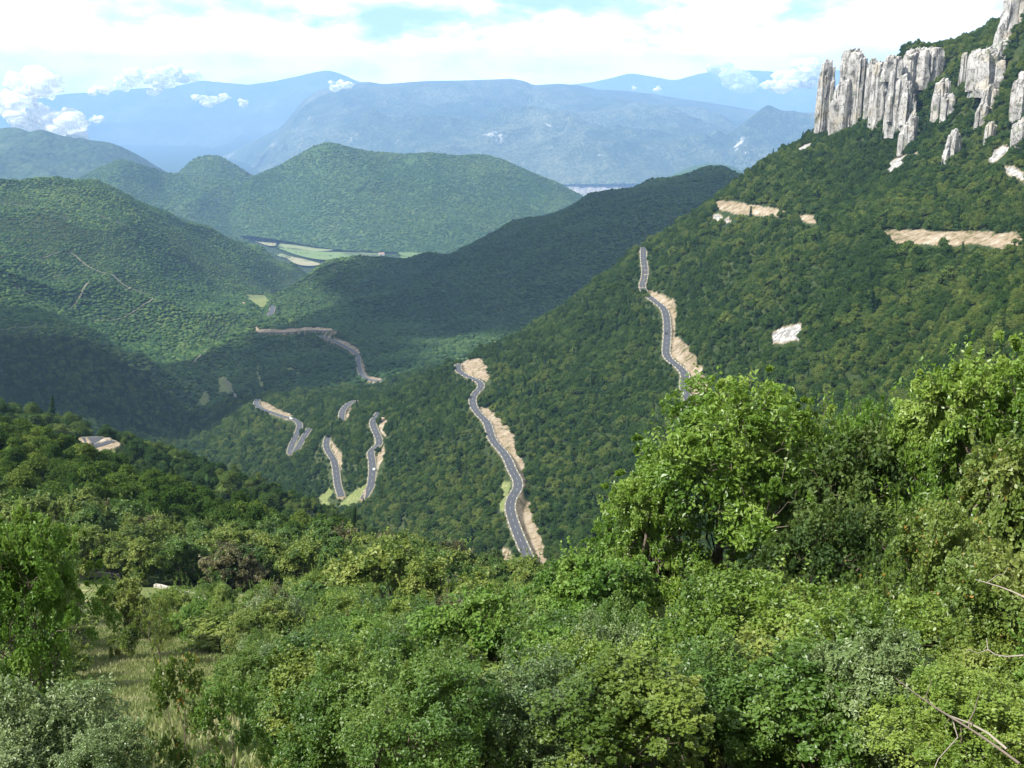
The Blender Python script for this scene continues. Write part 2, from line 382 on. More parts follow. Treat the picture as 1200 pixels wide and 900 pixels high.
# the two humps on the left
loft('hill', ["-150,300,4000 0,300,3900 130,300,3950 220,296,4200 270,290,4550 330,287,4850 400,300,5000",
              "-150,260,4700 0,245,4600 130,240,4700 220,245,4900 280,252,5000 340,290,5150 400,320,5250",
              "-150,240,5200 40,230,5200 90,207,5200 115,193,5200 140,184,5150 165,190,5200 190,201,5300 215,204,5350 260,206,5400 300,212,5400 325,240,5450 360,290,5500 400,320,5500",
              "-150,250,5900 90,245,5900 200,240,5900 330,285,5900 400,330,5900"], M_hill, U(-150, 400, 360), 24, 420, 40, 33, edge=170)
loft('hill', ["190,225,5700 250,230,5600 320,235,5700", "195,214,6000 206,203,5950 216,193,5950 228,182,5950 242,179,5950 256,180,5950 268,186,5950 284,196,5950 300,206,5950 315,220,6000", "190,240,6500 320,240,6500"],
     M_hill, U(195, 315, 130), 12, 260, 50, 35)
# dark mountain far left
loft('mountain', ["-300,262,5600 0,262,5600 100,262,5700 200,262,6300 260,250,7000", "-300,200,6800 0,190,6900 100,205,7000 200,226,7200 260,245,7600",
                  "-300,120,7600 -60,140,7600 0,147,7600 12,146,7600 25,147,7600 35,152,7600 47,150,7600 70,158,7700 95,166,7700 130,170,7800 160,181,7900 190,198,8100 230,225,8400 260,240,8600", "-300,240,9500 260,240,9500"],
     M_hillfar, U(-300, 260, 330), 110, 1000, 60, 41)
# small hill past the dark ridge
loft('hill', ["720,250,7200 800,262,7000 900,250,7200", "740,226,8000 770,213,8000 790,201,8000 812,191,8000 835,187,8000 858,191,8000 880,203,8000 920,226,8000", "720,240,9200 920,240,9200"], M_hill, U(720, 920, 120), 12, 500, 50, 43)
# far side of the big valley
loft('mountain', ["150,212,13500 250,216,12500 330,216,11500 500,218,11000 660,216,11000 800,214,10600 1000,216,10400 1400,216,10400",
                  "150,205,15500 250,203,14500 330,185,13500 400,172,13000 450,178,12400 500,150,12800 560,180,12200 600,150,12800 660,135,13000 720,160,12400 800,165,12800 900,175,12500 1000,165,12500 1400,150,12500",
                  "150,202,17500 250,190,16500 330,155,15000 365,130,14800 400,112,14800 500,113,14600 560,118,14400 600,114,14400 680,122,14500 720,128,14600 800,136,15200 900,150,15500 1000,150,15500 1400,120,15000",
                  "150,201,19000 250,188,18000 330,148,17000 355,116,17000 372,104,17000 400,97,17000 430,94,17000 450,97,17000 500,93,17000 545,92,17000 600,90,17000 615,93,17000 625,98,17000 655,96,17000 680,98,17000 700,103,17200 730,104,17500 765,108,17500 800,114,17500 830,118,17500 900,130,18000 1400,130,18000",
                  "150,210,22000 1400,210,22000"], M_mount, U(150, 1400, 700), 230, 2100, 60, 57, crest_k=0.0, crest_w=0.75)
# spurs in front of it
loft('mountain', ["430,219,11300 560,218,11400 660,217,11500 760,217,11500 860,219,11300", "440,212,11900 500,186,12300 540,168,12500 575,148,12600 600,141,12700 625,144,12700 660,131,12700 700,146,12700 740,168,12600 790,192,12400 840,212,12000", "430,225,14000 860,225,14000"],
     M_mount, U(440, 840, 300), 170, 1200, 80, 61)
loft('mountain', ["740,218,11300 860,220,11100 960,222,10900 1400,222,10900", "750,213,11600 800,188,12000 840,160,12300 870,138,12000 885,124,12200 900,114,12300 915,119,12300 940,121,12300 962,118,12300 1050,124,12300 1200,100,12000 1400,100,12000", "740,225,14000 1400,225,14000"],
     M_mount, U(750, 1400, 300), 170, 1200, 80, 67)
# farthest ranges
loft('mountain', ["-300,196,20000 100,200,19500 300,200,19000 480,200,19500", "-300,150,24000 100,150,24000 200,150,23500 300,140,23500 480,130,23500",
                  "-300,110,27000 30,118,27000 80,108,27000 150,102,27000 210,97,27000 235,90,27000 262,93,27000 290,96,27000 320,92,27000 345,87,27000 370,81,27000 385,79,27000 400,84,27000 420,94,27000 480,99,27000", "-300,140,31000 480,140,31000"],
     M_mount, U(-300, 480, 330), 260, 3600, 55, 71, crest_k=0.1)
loft('mountain', ["580,160,26000 1400,170,26000", "580,130,29000 800,125,29000 1400,125,29000",
                  "600,104,32000 650,99,32000 690,95,32000 720,88,32000 740,83,32000 765,87,32000 790,92,32000 820,84,32000 855,79,32000 890,80,32000 915,84,32000 940,77,32000 962,79,32000 1400,80,32000", "580,140,35000 1400,140,35000"],
     M_mount, U(600, 1400, 300), 240, 3600, 45, 73, crest_k=0.1)
# ------------------------------------------------------------------ light, sky, haze, camera
SUN_AZ, SUN_EL = -116.0, 48.0       # degrees: to the left of the view, high
az, el = math.radians(SUN_AZ), math.radians(SUN_EL)
sd = Vector((math.sin(az) * math.cos(el), math.cos(az) * math.cos(el), math.sin(el)))
sl = bpy.data.lights.new('sun', 'SUN'); sl.energy = 5.0; sl.angle = math.radians(0.53); sl.color = (1.0, 0.955, 0.88)
so = bpy.data.objects.new('sun', sl); link(so); so.rotation_euler = sd.to_track_quat('Z', 'Y').to_euler()
w = bpy.data.worlds.new('World'); scene.world = w; w.use_nodes = True
t = NT(w.node_tree); t.n.clear(); wo = t.new('ShaderNodeOutputWorld')
sky = t.new('ShaderNodeTexSky', sky_type='NISHITA', sun_disc=False, sun_elevation=el, sun_rotation=az, altitude=1200, air_density=1.0, dust_density=0.6, ozone_density=1.0)
gen = t.new('ShaderNodeTexCoord').outputs['Generated']
sx = t.new('ShaderNodeSeparateXYZ', ins={0: gen})
cv = t.new('ShaderNodeCombineXYZ', ins={0: sx.outputs[0], 1: sx.outputs[1], 2: t.math('MULTIPLY', sx.outputs[2], 2.6)}).outputs[0]
cn = t.noise(cv, 7.0, 9, 0.6); cn2 = t.noise(cv, 2.4, 3, 0.5); cn3 = t.noise(cv, 11.0, 7, 0.62)
dens = t.math('ADD', t.math('MULTIPLY', cn, 0.7), t.math('MULTIPLY', cn2, 0.45))
cover_ = t.smooth(t.math('ADD', dens, t.math('MULTIPLY', t.smooth(sx.outputs[2], .08, .02), .17)), 0.50, 0.62)
shade = t.mix(t.smooth(t.math('ADD', cn3, t.math('MULTIPLY', cn, 0.6)), 0.62, 0.90), (6.3, 6.7, 7.0), (10.0, 9.5, 9.0))
lift = t.math('ADD', 1.0, t.math('MULTIPLY', t.smooth(sx.outputs[2], .12, .03), 1.7)); shade = t.new('ShaderNodeVectorMath', operation='SCALE', ins={0: shade, 3: lift}).outputs[0]
skyc = t.mix(cover_, sky.outputs[0], shade)
skyc = t.mix(t.smooth(sx.outputs[2], 0.0, -0.03), skyc, (6, 8, 10))
bg = t.new('ShaderNodeBackground', ins={'Color': skyc, 'Strength': 0.09}); t.l.new(bg.outputs[0], wo.inputs[0])
# haze
HX, HZ0, HZ1 = 72000, -905.0, 1500.0
hv = [(sx_ * HX, yy, z_) for z_ in (HZ0, HZ1) for yy in (-400.0, 38000.0) for sx_ in (-1, 1)]
M_haze = bpy.data.materials.new('haze'); M_haze.use_nodes = True; t = NT(M_haze.node_tree); t.n.clear(); out = t.new('ShaderNodeOutputMaterial')
pv = t.new('ShaderNodeVolumePrincipled', ins={'Color': (0.36, 0.61, 1.0, 1), 'Density': 5.9e-5, 'Anisotropy': 0.0}); t.l.new(pv.outputs[0], out.inputs['Volume'])
hz = ob('haze', mesh_from('haze', hv, [(0, 2, 3, 1), (4, 5, 7, 6), (0, 1, 5, 4), (2, 6, 7, 3), (0, 4, 6, 2), (1, 3, 7, 5)], M_haze, False), kind='stuff')
cam = bpy.data.cameras.new('camera'); cam.lens = 36.0 * F / 1200; cam.sensor_width = 36; cam.clip_start = 0.1; cam.clip_end = 120000
co = bpy.data.objects.new('camera', cam); link(co); co.rotation_euler = (math.radians(90) - PITCH, 0, 0); scene.camera = co
scene.view_settings.view_transform = 'Standard'; scene.view_settings.look = 'None'; scene.view_settings.exposure = 1.05; scene.view_settings.gamma = 1
try: scene.view_settings.use_curve_mapping = False
except Exception: pass
cy = scene.cycles
cy.max_bounces = 6; cy.diffuse_bounces = 3; cy.glossy_bounces = 2; cy.transmission_bounces = 3; cy.transparent_max_bounces = 14; cy.volume_bounces = 1
cy.use_denoising = True
cy.volume_step_rate = 10.0
# ------------------------------------------------------------------ roads
m_, t, out = material('asphalt'); p = pos(t)
principled(t, out, t.mix(t.noise(p, 0.25, 4), (0.045, 0.049, 0.056), (0.075, 0.079, 0.088)), 0.9, 0.2); M_asph = m_
M_mark = simple('worn_road_paint', (0.30, 0.30, 0.31), var=.3, scale=.8); M_gstone = simple('guard_stone_white', (0.58, 0.57, 0.54), var=.25); M_white = simple('white_paint', (0.78, 0.78, 0.76)); M_verge = simple('gravel_verge', (0.17, 0.16, 0.11), var=.3, scale=.6); M_stone = simple('pale_stone', (0.34, 0.32, 0.28), var=.2)
M_track = simple('earth_track', (0.115, 0.115, 0.065), var=.25, scale=.3)
def normals2(L):
    d = np.gradient(L[:, :2], axis=0); d /= np.linalg.norm(d, axis=1)[:, None] + 1e-9
    return np.stack([d[:, 1], -d[:, 0]], 1)          # to the right of travel
def ribbon_arrays(L, offs, lift):
    N = normals2(L); rows_ = []
    for o in offs: rows_.append(np.column_stack([L[:, :2] + N * o, L[:, 2] + lift]))
    V = np.stack(rows_, 1).reshape(-1, 3); return V, grid_faces(len(L), len(offs))
def join_parts(parts):
    Vs, Fs, b = [], [], 0
    for V, Fq in parts: Vs.append(np.asarray(V)); Fs.append(np.asarray(Fq) + b); b += len(V)
    return np.concatenate(Vs), np.concatenate(Fs)
def box_arrays(c, d, n, l, w_, h):
    """box centred on c (base), along d, width along n"""
    c = np.array(c); d = np.array([*d, 0.0]); n = np.array([*n, 0.0]); z = np.array([0, 0, 1.0])
    V = [c + d * l * i + n * w_ * j + z * h * k for k in (0, 1) for i, j in ((-.5, -.5), (.5, -.5), (.5, .5), (-.5, .5))]
    return V, [(0, 3, 2, 1), (4, 5, 6, 7), (0, 1, 5, 4), (1, 2, 6, 5), (2, 3, 7, 6), (3, 0, 4, 7)]
for k, (L, hw) in road_lines.items():
    V, Fq = ribbon_arrays(L, (-hw - 0.9, -hw * .5, hw * .5, hw + 0.9), 0.0); struct('road_verge', mesh_from('road_verge', V, Fq, M_verge))
    V, Fq = ribbon_arrays(L, (-hw, -hw * .5, 0, hw * .5, hw), 0.06); struct('road', mesh_from('road', V, Fq, M_asph))
    if k in ('r2', 'r3', 'r4', 'r5', 'r7', 'r6'):
        parts = []
        i = 0
        while i + 3 < len(L):
            parts.append(ribbon_arrays(L[i:i + 3], (-.08, .08), 0.09)); i += 5
        V, Fq = join_parts(parts); struct('road_marking', mesh_from('road_marking', V, Fq, M_mark))
# white stone guard blocks along the edges of the hairpin road
blk = None; nblk = 0
for k, lab, sides, gap in (('r3', 'small white guard stone edging the long winding road in the middle', (-1, 1), 5), ('r2', 'small white guard stone edging the upper right stretch of road', (-1, 1), 4),
                ('r4', 'small white guard stone beside the hairpin road with the car', (-1,), 4), ('r5', 'small white guard stone beside the road left of the car', (-1,), 4)):
    L, hw = road_lines[k]; N = normals2(L)
    for i in range(4, len(L) - 4, gap):
        for s in sides:
            x, y = L[i, :2] + N[i] * s * (hw + .45); d = N[i][::-1] * (-1, 1)
            if blk is None:
                V, Fq = box_arrays((0, 0, 0), (1, 0), (0, 1), 1.0, .42, .62); V = np.array(V); V[4:, :2] *= .82
                blk = mesh_from('guard_stone', V, Fq, M_gstone, False)
            o = ob('guard_stone', blk, None, label=lab, category='guard stone', group='guard stones on ' + k.replace('r3', 'the middle road').replace('r2', 'the upper road').replace('r4', 'the hairpin with the car').replace('r5', 'the lower hairpin'))
            o.location = (x, y, L[i, 2] - .02); o.rotation_euler.z = math.atan2(d[1], d[0]) + random.uniform(-.05, .05)
            nblk += 1
# parapet walls of the nearest bend
def wall_run(name, pixs, y0, h, w_, label):
    L = smooth_line([hit(u, v, y0) for u, v in pixs], 1.0); L[:, 2] = z_full(L[:, 0], L[:, 1])
    for _ in range(10): L[1:-1, 2] = (L[:-2, 2] + L[1:-1, 2] + L[2:, 2]) / 3
    N = normals2(L); V = []
    for j, (o, hh) in enumerate(((-w_ / 2, -1.2), (-w_ / 2, h), (-w_ / 2 + .06, h + .07), (w_ / 2 - .06, h + .07), (w_ / 2, h), (w_ / 2, -1.2))):
        V.append(np.column_stack([L[:, :2] + N * o, L[:, 2] + hh + (0.03 * fbm(L[:, 0], L[:, 1], 1.2, 2, j) if hh > 0 else 0)]))
    return ob(name, mesh_from(name, np.stack(V, 1).reshape(-1, 3), grid_faces(len(L), 6), M_stone, False), label=label, category='wall')
wall_run('parapet_wall', px("76,679 90,677 110,676 130,677 142,678"), 80, .38, .4, 'pale stone parapet along the road bend above the meadow')
wall_run('parapet_wall', px("182,689 195,692 215,698 240,703 262,707"), 80, .38, .4, 'shorter pale stone parapet running down behind the yellow-green bushes')
# tracks on the far hillside
for s in ("0,236 20,234 50,240 80,238 100,236", "30,298 50,297 70,294 82,290 100,305 130,318 152,328 200,345 250,352 285,347", "20,330 40,337 66,346 75,350 105,358 140,361 180,360 210,355 250,353",
          "0,374 20,372 45,370 55,364", "75,348 110,340 140,333 152,327", "0,300 30,298", "263,441 268,447 273,457 277,464", "228,425 236,413 246,407 256,405", "110,245 140,262 180,285 230,300 262,312"):
    L = smooth_line([hit(u, v, 900) for u, v in px(s)], 6.0); L[:, 2] = z_full(L[:, 0], L[:, 1])
    L[:, 2] += 1.2
    N = normals2(L); hw = 1.8 if L[0, 1] > 1500 else 1.5
    V, Fq = ribbon_arrays(L, (-hw, 0, hw), 0.0); struct('path', mesh_from('path', V, Fq, M_track)); road_lines['t' + s[:9]] = (L, hw)
# ------------------------------------------------------------------ fields on the valley floor
FIELD_M = {k: simple('field_' + k, c, .95, .1, .2, .03) for k, c in dict(green=(0.13, 0.185, 0.07), pale=(0.18, 0.21, 0.10), straw=(0.25, 0.235, 0.14), lush=(0.11, 0.16, 0.06)).items()}
def drape(name, poly, mat, lift, base, ymin, ymax, z_of=None):
    """a sheet laid on the land inside a traced outline"""
    H = np.array([hit(u, v, ymin, ymax, base) for u, v in poly]); H = smooth_line(np.concatenate([H, H[:1]]), 25.0, 2)[:-1]
    c = H.mean(0); rings = [H * (1 - s) + c * s for s in (0, .33, .66)]
    V = np.concatenate(rings + [c[None]]); n_ = len(H); Fq = []
    for r in range(2):
        for i in range(n_): j = (i + 1) % n_; Fq.append((r * n_ + i, r * n_ + j, (r + 1) * n_ + j, (r + 1) * n_ + i))
    for i in range(n_): j = (i + 1) % n_; Fq.append((2 * n_ + i, 2 * n_ + j, 3 * n_, 3 * n_))
    V[:, 2] = (z_of or base)(V[:, 0], V[:, 1]) + lift
    tri = [];
    for f in Fq:
        tri.append((f[0], f[1], f[2]))
        if f[2] != f[3]: tri.append((f[0], f[2], f[3]))
    return struct(name, mesh_from(name, V, tri, mat))
fz = lambda x, y: floor_z(x, y) + 0 * np.asarray(x)
for k, s in (('straw', "281,276 300,277 316,281 326,287 318,290 300,284 286,281"), ('pale', "330,298 345,303 332,303 322,299"), ('pale', "326,289 335,279 347,280 358,287 385,289 398,292 380,296 350,294 332,291"), ('green', "325,291 345,291 370,296 400,296 440,297 446,301 430,304 395,306 370,305 345,299"), ('straw', "332,300 350,303 370,308 378,311 360,313 345,310"),
             ('lush', "466,292 474,282 484,282 486,288 498,296 490,302 468,301"), ('pale', "488,285 500,284 506,291 498,293"), ('straw', "301,271 318,271 316,280 304,278"), ('pale', "316,272 328,271 332,278 322,282 316,279"), ('pale', "400,296 440,297 448,300 436,303 405,301"), ('lush', "468,301 500,303 512,301 500,306 470,305")):
    drape('field', px(s), FIELD_M[k], 3.0, fz, 3000, 6000)
# ------------------------------------------------------------------ rocks
m_, t, out = material('limestone'); p = pos(t)
st = t.new('ShaderNodeVectorMath', operation='MULTIPLY', ins={0: p, 1: (1, 1, .45)}).outputs[0]
n1 = t.noise(st, .22, 7, .62); n2 = t.noise(p, .06, 4); n3 = t.noise(st, 1.2, 5, .7)
c = t.ramp(t.math('ADD', t.math('MULTIPLY', n1, .7), t.math('MULTIPLY', n3, .3)), [(.36, (.05, .05, .045)), (.43, (.22, .21, .195)), (.50, (.35, .34, .32)), (.68, (.50, .485, .46))])
vc_ = t.new('ShaderNodeTexVoronoi', feature='DISTANCE_TO_EDGE', ins={'Vector': t.new('ShaderNodeVectorMath', operation='MULTIPLY_ADD', ins={0: p, 1: (.22, .22, .10), 2: t.new('ShaderNodeTexNoise', ins={'Vector': p, 'Scale': .4}).outputs['Color']}).outputs[0], 'Scale': 1.0}).outputs['Distance']
c = t.mix(t.math('MULTIPLY', t.smooth(n2, .5, .68), .5), c, (.36, .31, .21))
c = t.mix(t.math('MULTIPLY', t.smooth(t.noise(p, .09, 6, .7), .56, .66), .7), c, (.07, .10, .035))
c = t.mix(t.smooth(vc_, .05, .0), c, (.07, .065, .055))
principled(t, out, c, .95, .15, bump(t, t.math('ADD', n1, t.math('MULTIPLY', n3, .4)), .9, 1.0)); M_rock = m_
ROCK_SPOTS = []
def blocks(a, b, sa, sb, seed):
    """joint blocks: every cell of a cracked wall stands out or back by its own amount, with a groove between cells"""
    u = a / sa + .35 * vnoise(a / sa * .7, b / sb * .9, seed + 1); w = b / sb * .6 + .6 * _h(np.floor(u), np.zeros_like(u), seed + 2) * 3 + .2 * u
    fu = u - np.floor(u); fw = w - np.floor(w); r_ = _h(np.floor(u), np.floor(w), seed) - .5; tl = (_h(np.floor(u), np.floor(w), seed + 4) - .5) * (fu - .5)
    return r_ * .8 + tl * .4 - .45 * np.exp(-(np.minimum(fu, 1 - fu) / .09) ** 2)
def rock(name, rows_, Y, label, thick=.8, seed=0, cat='rock', group=None):
    """a limestone crag: outline rows (v, left, right), widths in metres at distance Y, with real depth"""
    rows_ = sorted(rows_, key=lambda r: -r[0]); a = np.array(rows_, float)
    if 'pillar' not in name:
        ym = hit((a[0, 1] + a[0, 2]) / 2, a[0, 0] + 3, 300, 1300)[1]; Y = ym + (a[:, 2] - a[:, 1]).max() * ym / F * .5 * thick * .1; ROCK_SPOTS.append((((a[0, 1] + a[0, 2]) / 2 - 600) / F * Y / 1.0, Y, (a[:, 2] - a[:, 1]).max() * Y / F / 2))
    rs = np.random.default_rng(seed * 7 + 3); parts = []; order = a[np.argsort(a[:, 0])]
    vv = np.linspace(order[0, 0], order[-1, 0], 160); uL = np.interp(vv, order[:, 0], order[:, 1]); uR = np.interp(vv, order[:, 0], order[:, 2])
    u0, u1 = uL.min(), uR.max(); W_m = (u1 - u0) * Y / F; H_m = (vv[-1] - vv[0]) * Y / F; rad = np.clip(W_m / 7, 1.0, 3.4); dep = W_m / 2 * thick
    n_ = int(np.clip(W_m * 2.6 / rad * 1.6, 22, 90))
    for i in range(n_):
        q = (i + .5) / n_ if i < n_ * .45 else rs.uniform(0, 1)
        uc = u0 + (u1 - u0) * (.04 + .92 * (q if i >= n_ * .45 else (q / .45) % 1)); ins = (uL <= uc) & (uR >= uc)
        k = int(rs.integers(5, 8)); R0 = rad * float(np.clip(np.exp(rs.normal(0, .42)), .45, 1.9)); rp = R0 * F / Y * .8; uc = u0 + (u1 - u0) * .5 if 2 * rp > u1 - u0 else float(np.clip(uc, u0 + rp, u1 - rp)); ins = (uL <= uc - rp * .75) & (uR >= uc + rp * .75)
        if not ins.any(): R0 *= .5; rp *= .5; ins = (uL <= uc - rp * .6) & (uR >= uc + rp * .6)
        if not ins.any(): continue
        vt, vb = vv[ins].min(), vv[ins].max(); rel = (uc - u0) / (u1 - u0) * 2 - 1
        back = i < n_ * .45; df = rs.uniform(-.25, .5) if back else -rs.uniform(.2, 1.0)
        yy = Y + dep * df * math.sqrt(max(.05, 1 - rel * rel * .8)); drop = 0 if back else (abs(df) ** 1.5) * rs.uniform(.0, .6)
        vt = vt + (vb - vt) * (drop + rs.uniform(0, .03)); top = P(uc, vt, yy); bot = P(uc, vb + 12, yy); bot = (bot[0], bot[1], min(bot[2], float(z_full(np.array([bot[0]]), np.array([yy]))[0]) - 1.5)); bot = (bot[0], bot[1], max(bot[2], P(uc, vb + 20, yy)[2])); h = top[2] - bot[2]
        if h < rad: continue
        th = np.sort(rs.uniform(0, 2 * np.pi, k)) * .35 + np.linspace(0, 2 * np.pi, k, endpoint=False) * .65; el = rs.uniform(.7, 1.3)
        nr = max(4, int(h / 5)); rings = []; off = np.zeros(2); pr = R0 * rs.uniform(.8, 1.15, k)
        for r_ in range(nr + 1):
            s = r_ / nr; wd = 1.10 - .20 * s - (.16 if r_ == nr else 0) * rs.uniform(.3, 1); off = off + rs.normal(size=2) * rad * .06
            if rs.uniform() < .6: pr = pr * rs.uniform(.78, 1.2, k)
            if rs.uniform() < .25: off = off + rs.normal(size=2) * rad * .22
            pr = np.clip(pr, R0 * .6, R0 * 1.3)
            # keep inside the outline
            cx_ = top[0] + off[0]; z_ = bot[2] + h * s; tl = (np.cos(th) * .5 + rs.normal(size=k) * .25) * rad * (.9 if r_ == nr else .2)
            rings.append(np.column_stack([cx_ + np.cos(th) * pr * wd, yy + off[1] + np.sin(th) * pr * wd * el, z_ + tl]))
        V = np.concatenate(rings); Fq = []
        for r_ in range(nr):
            for c in range(k):
                a0, b0, c0, d0 = r_ * k + c, r_ * k + (c + 1) % k, (r_ + 1) * k + (c + 1) % k, (r_ + 1) * k + c; Fq += [(a0, b0, c0), (a0, c0, d0)]
        V = np.vstack([V, rings[-1].mean(0)[None] + (0, 0, .5)]); Fq += [(nr * k + c, nr * k + (c + 1) % k, len(V) - 1) for c in range(k)]
        parts.append((V, np.array(Fq)))
    V, tri = join_parts(parts)
    kw = dict(label=label, category=cat)
    if group: kw['group'] = group
    return ob(name, mesh_from(name, V, tri, M_rock, False), None, **kw)
rock('rock_pillar', [(67, 970, 973), (70, 967, 974.5), (76, 963, 976), (90, 960.5, 977), (110, 960, 978), (130, 960, 978), (148, 960, 975)], 985, 'slender grey limestone pillar, leftmost of the rock towers', .8, 1, 'rock pillar')
rock('rock_pillar', [(56, 998, 1006), (60, 994, 1012), (66, 991, 1014), (80, 988, 1018), (95, 983, 1018), (106, 978, 1014), (120, 975, 1012), (152, 975, 1004)], 965, 'tallest grey limestone tower, just right of the slender pillar', .6, 2, 'rock pillar')
rock('rock_pillar', [(59, 1008, 1012), (63, 1006, 1015), (80, 1006, 1021), (100, 1004, 1022), (130, 1003, 1022), (162, 1002, 1020)], 950, 'grey limestone tower with a narrow top pressed against the tallest tower', .7, 3, 'rock pillar')
rock('rock_pillar', [(67, 1020, 1027), (72, 1017, 1030), (90, 1016, 1032), (130, 1016, 1032), (166, 1014, 1029)], 935, 'straight sided limestone tower in the middle of the rock wall', .7, 4, 'rock pillar')
rock('rock_pillar', [(71, 1029, 1034), (75, 1026, 1040), (85, 1026, 1043), (110, 1026, 1045), (135, 1025, 1048), (150, 1026, 1045), (170, 1027, 1036)], 915, 'rightmost limestone tower of the wall, in front of the shaded recess', .8, 5, 'rock pillar')
rock('cliff', [(66, 1038, 1056), (80, 1040, 1062), (110, 1044, 1064), (142, 1046, 1060)], 950, 'shaded cliff in the recess behind the rightmost tower', .6, 9, 'cliff')
rock('rock_spire', [(129, 1070, 1072), (136, 1065, 1074), (146, 1060, 1075), (156, 1055, 1075), (168, 1055, 1066)], 880, 'small pointed crag standing alone at the foot of the rock wall', .7, 6)
rock('cliff', [(57, 1068, 1102), (60, 1062, 1105), (75, 1061, 1105), (84, 1061, 1102), (92, 1062, 1096)], 950, 'flat topped limestone block under the tree covered summit', .5, 7, 'cliff')
rock('cliff', [(96, 1060, 1068), (106, 1059, 1071), (120, 1058, 1074), (136, 1060, 1074)], 925, 'pale cliff step below the flat topped block', .8, 8, 'cliff')
rock('rock_spire', [(149, 1117, 1121), (156, 1113, 1124), (166, 1110, 1127), (182, 1105, 1120)], 790, 'pale rock tooth poking out of the trees on the right slope', .7, 10)
rock('rock_outcrop', [(92, 1103, 1110), (98, 1098, 1114), (108, 1096, 1112), (124, 1097, 1108)], 850, 'broken rock outcrop below and right of the flat topped block', .8, 11)
rock('rock_outcrop', [(110, 1108, 1117), (118, 1104, 1119), (128, 1103, 1112)], 835, 'low rock knob beside the broken outcrop', .8, 12)
rock('cliff', [(57, 1146, 1160), (61, 1138, 1170), (72, 1138, 1178), (82, 1140, 1186), (94, 1143, 1184)], 840, 'jagged limestone crag on the right skyline slope', .6, 13, 'cliff')
rock('rock_outcrop', [(99, 1156, 1164), (105, 1152, 1170), (115, 1154, 1168)], 800, 'small rock step directly under the jagged crag', .7, 33)
rock('rock_outcrop', [(62, 1128, 1134), (72, 1127, 1136), (84, 1129, 1134)], 850, 'thin rock rib left of the jagged crag', .8, 14)
rock('cliff', [(84, 1196, 1210), (95, 1191, 1214), (110, 1190, 1216), (124, 1191, 1212)], 760, 'pale rock wall at the right edge below the jagged crag', .5, 15, 'cliff')
rock('rock_outcrop', [(138, 1196, 1210), (146, 1190, 1212), (158, 1190, 1208)], 720, 'low rock outcrop at the right edge under the pale wall', .5, 16)
rock('cliff', [(-22, 1196, 1225), (-8, 1182, 1225), (6, 1178, 1222), (18, 1174, 1214), (30, 1170, 1196), (40, 1168, 1186)], 820, 'steep grey cliff at the top right corner', .4, 17, 'cliff')
rock('rock_outcrop', [(34, 1196, 1216), (42, 1182, 1212), (50, 1166, 1196), (56, 1158, 1178), (66, 1158, 1170)], 800, 'slanting rock band under the top right cliff', .4, 18)
rock('rock_outcrop', [(121, 1148, 1156), (128, 1145, 1160), (136, 1147, 1156)], 770, 'small grey boulder outcrop in the middle of the right slope', .8, 19)
rock('rock_outcrop', [(143, 1158, 1164), (148, 1156, 1168), (156, 1157, 1166)], 745, 'small pale boulder lower down the right slope', .8, 20)
# ------------------------------------------------------------------ vehicles on the hairpins
M_car = simple('white_car_paint', (.80, .80, .80), .35, .5, .02); M_dark = simple('dark_car_paint', (.03, .03, .035), .35, .5, .02)
M_glass = simple('car_glass', (.03, .04, .05), .1, .6, .05); M_tyre = simple('tyre', (.02, .02, .02)); M_rim = simple('wheel_rim', (.5, .5, .5), .4, .5, .05)
def prism(prof, w0, w1=None, taper=None):
    """side outline (x,z) extruded across, upper points drawn in"""
    w1 = w1 or w0; n_ = len(prof); zs = [q[1] for q in prof]; zt = max(zs)
    V = []
    for s in (-1, 1):
        for x, z in prof: ww = w0 if z < 1.0 else w0 + (w1 - w0) * (z - 1.0) / max(zt - 1.0, .01); V.append((x, s * ww / 2, z))
    Fl = [tuple(range(n_))[::-1], tuple(range(n_, 2 * n_))] + [(i, (i + 1) % n_, n_ + (i + 1) % n_, n_ + i) for i in range(n_)]
    return V, Fl
def pymesh(name, V, Fl, mat):
    me = bpy.data.meshes.new(name); me.from_pydata([tuple(v) for v in V], [], [tuple(f) for f in Fl]); me.update(); me.materials.append(mat); return me
def cyl(name, r, w_, mat, n_=20):
    V = [(r * math.cos(a), s * w_ / 2, r * math.sin(a)) for s in (-1, 1) for a in [2 * math.pi * i / n_ for i in range(n_)]]
    return pymesh(name, V, [tuple(range(n_)), tuple(range(n_, 2 * n_))[::-1]] + [(i, n_ + i, n_ + (i + 1) % n_, (i + 1) % n_) for i in range(n_)], mat)
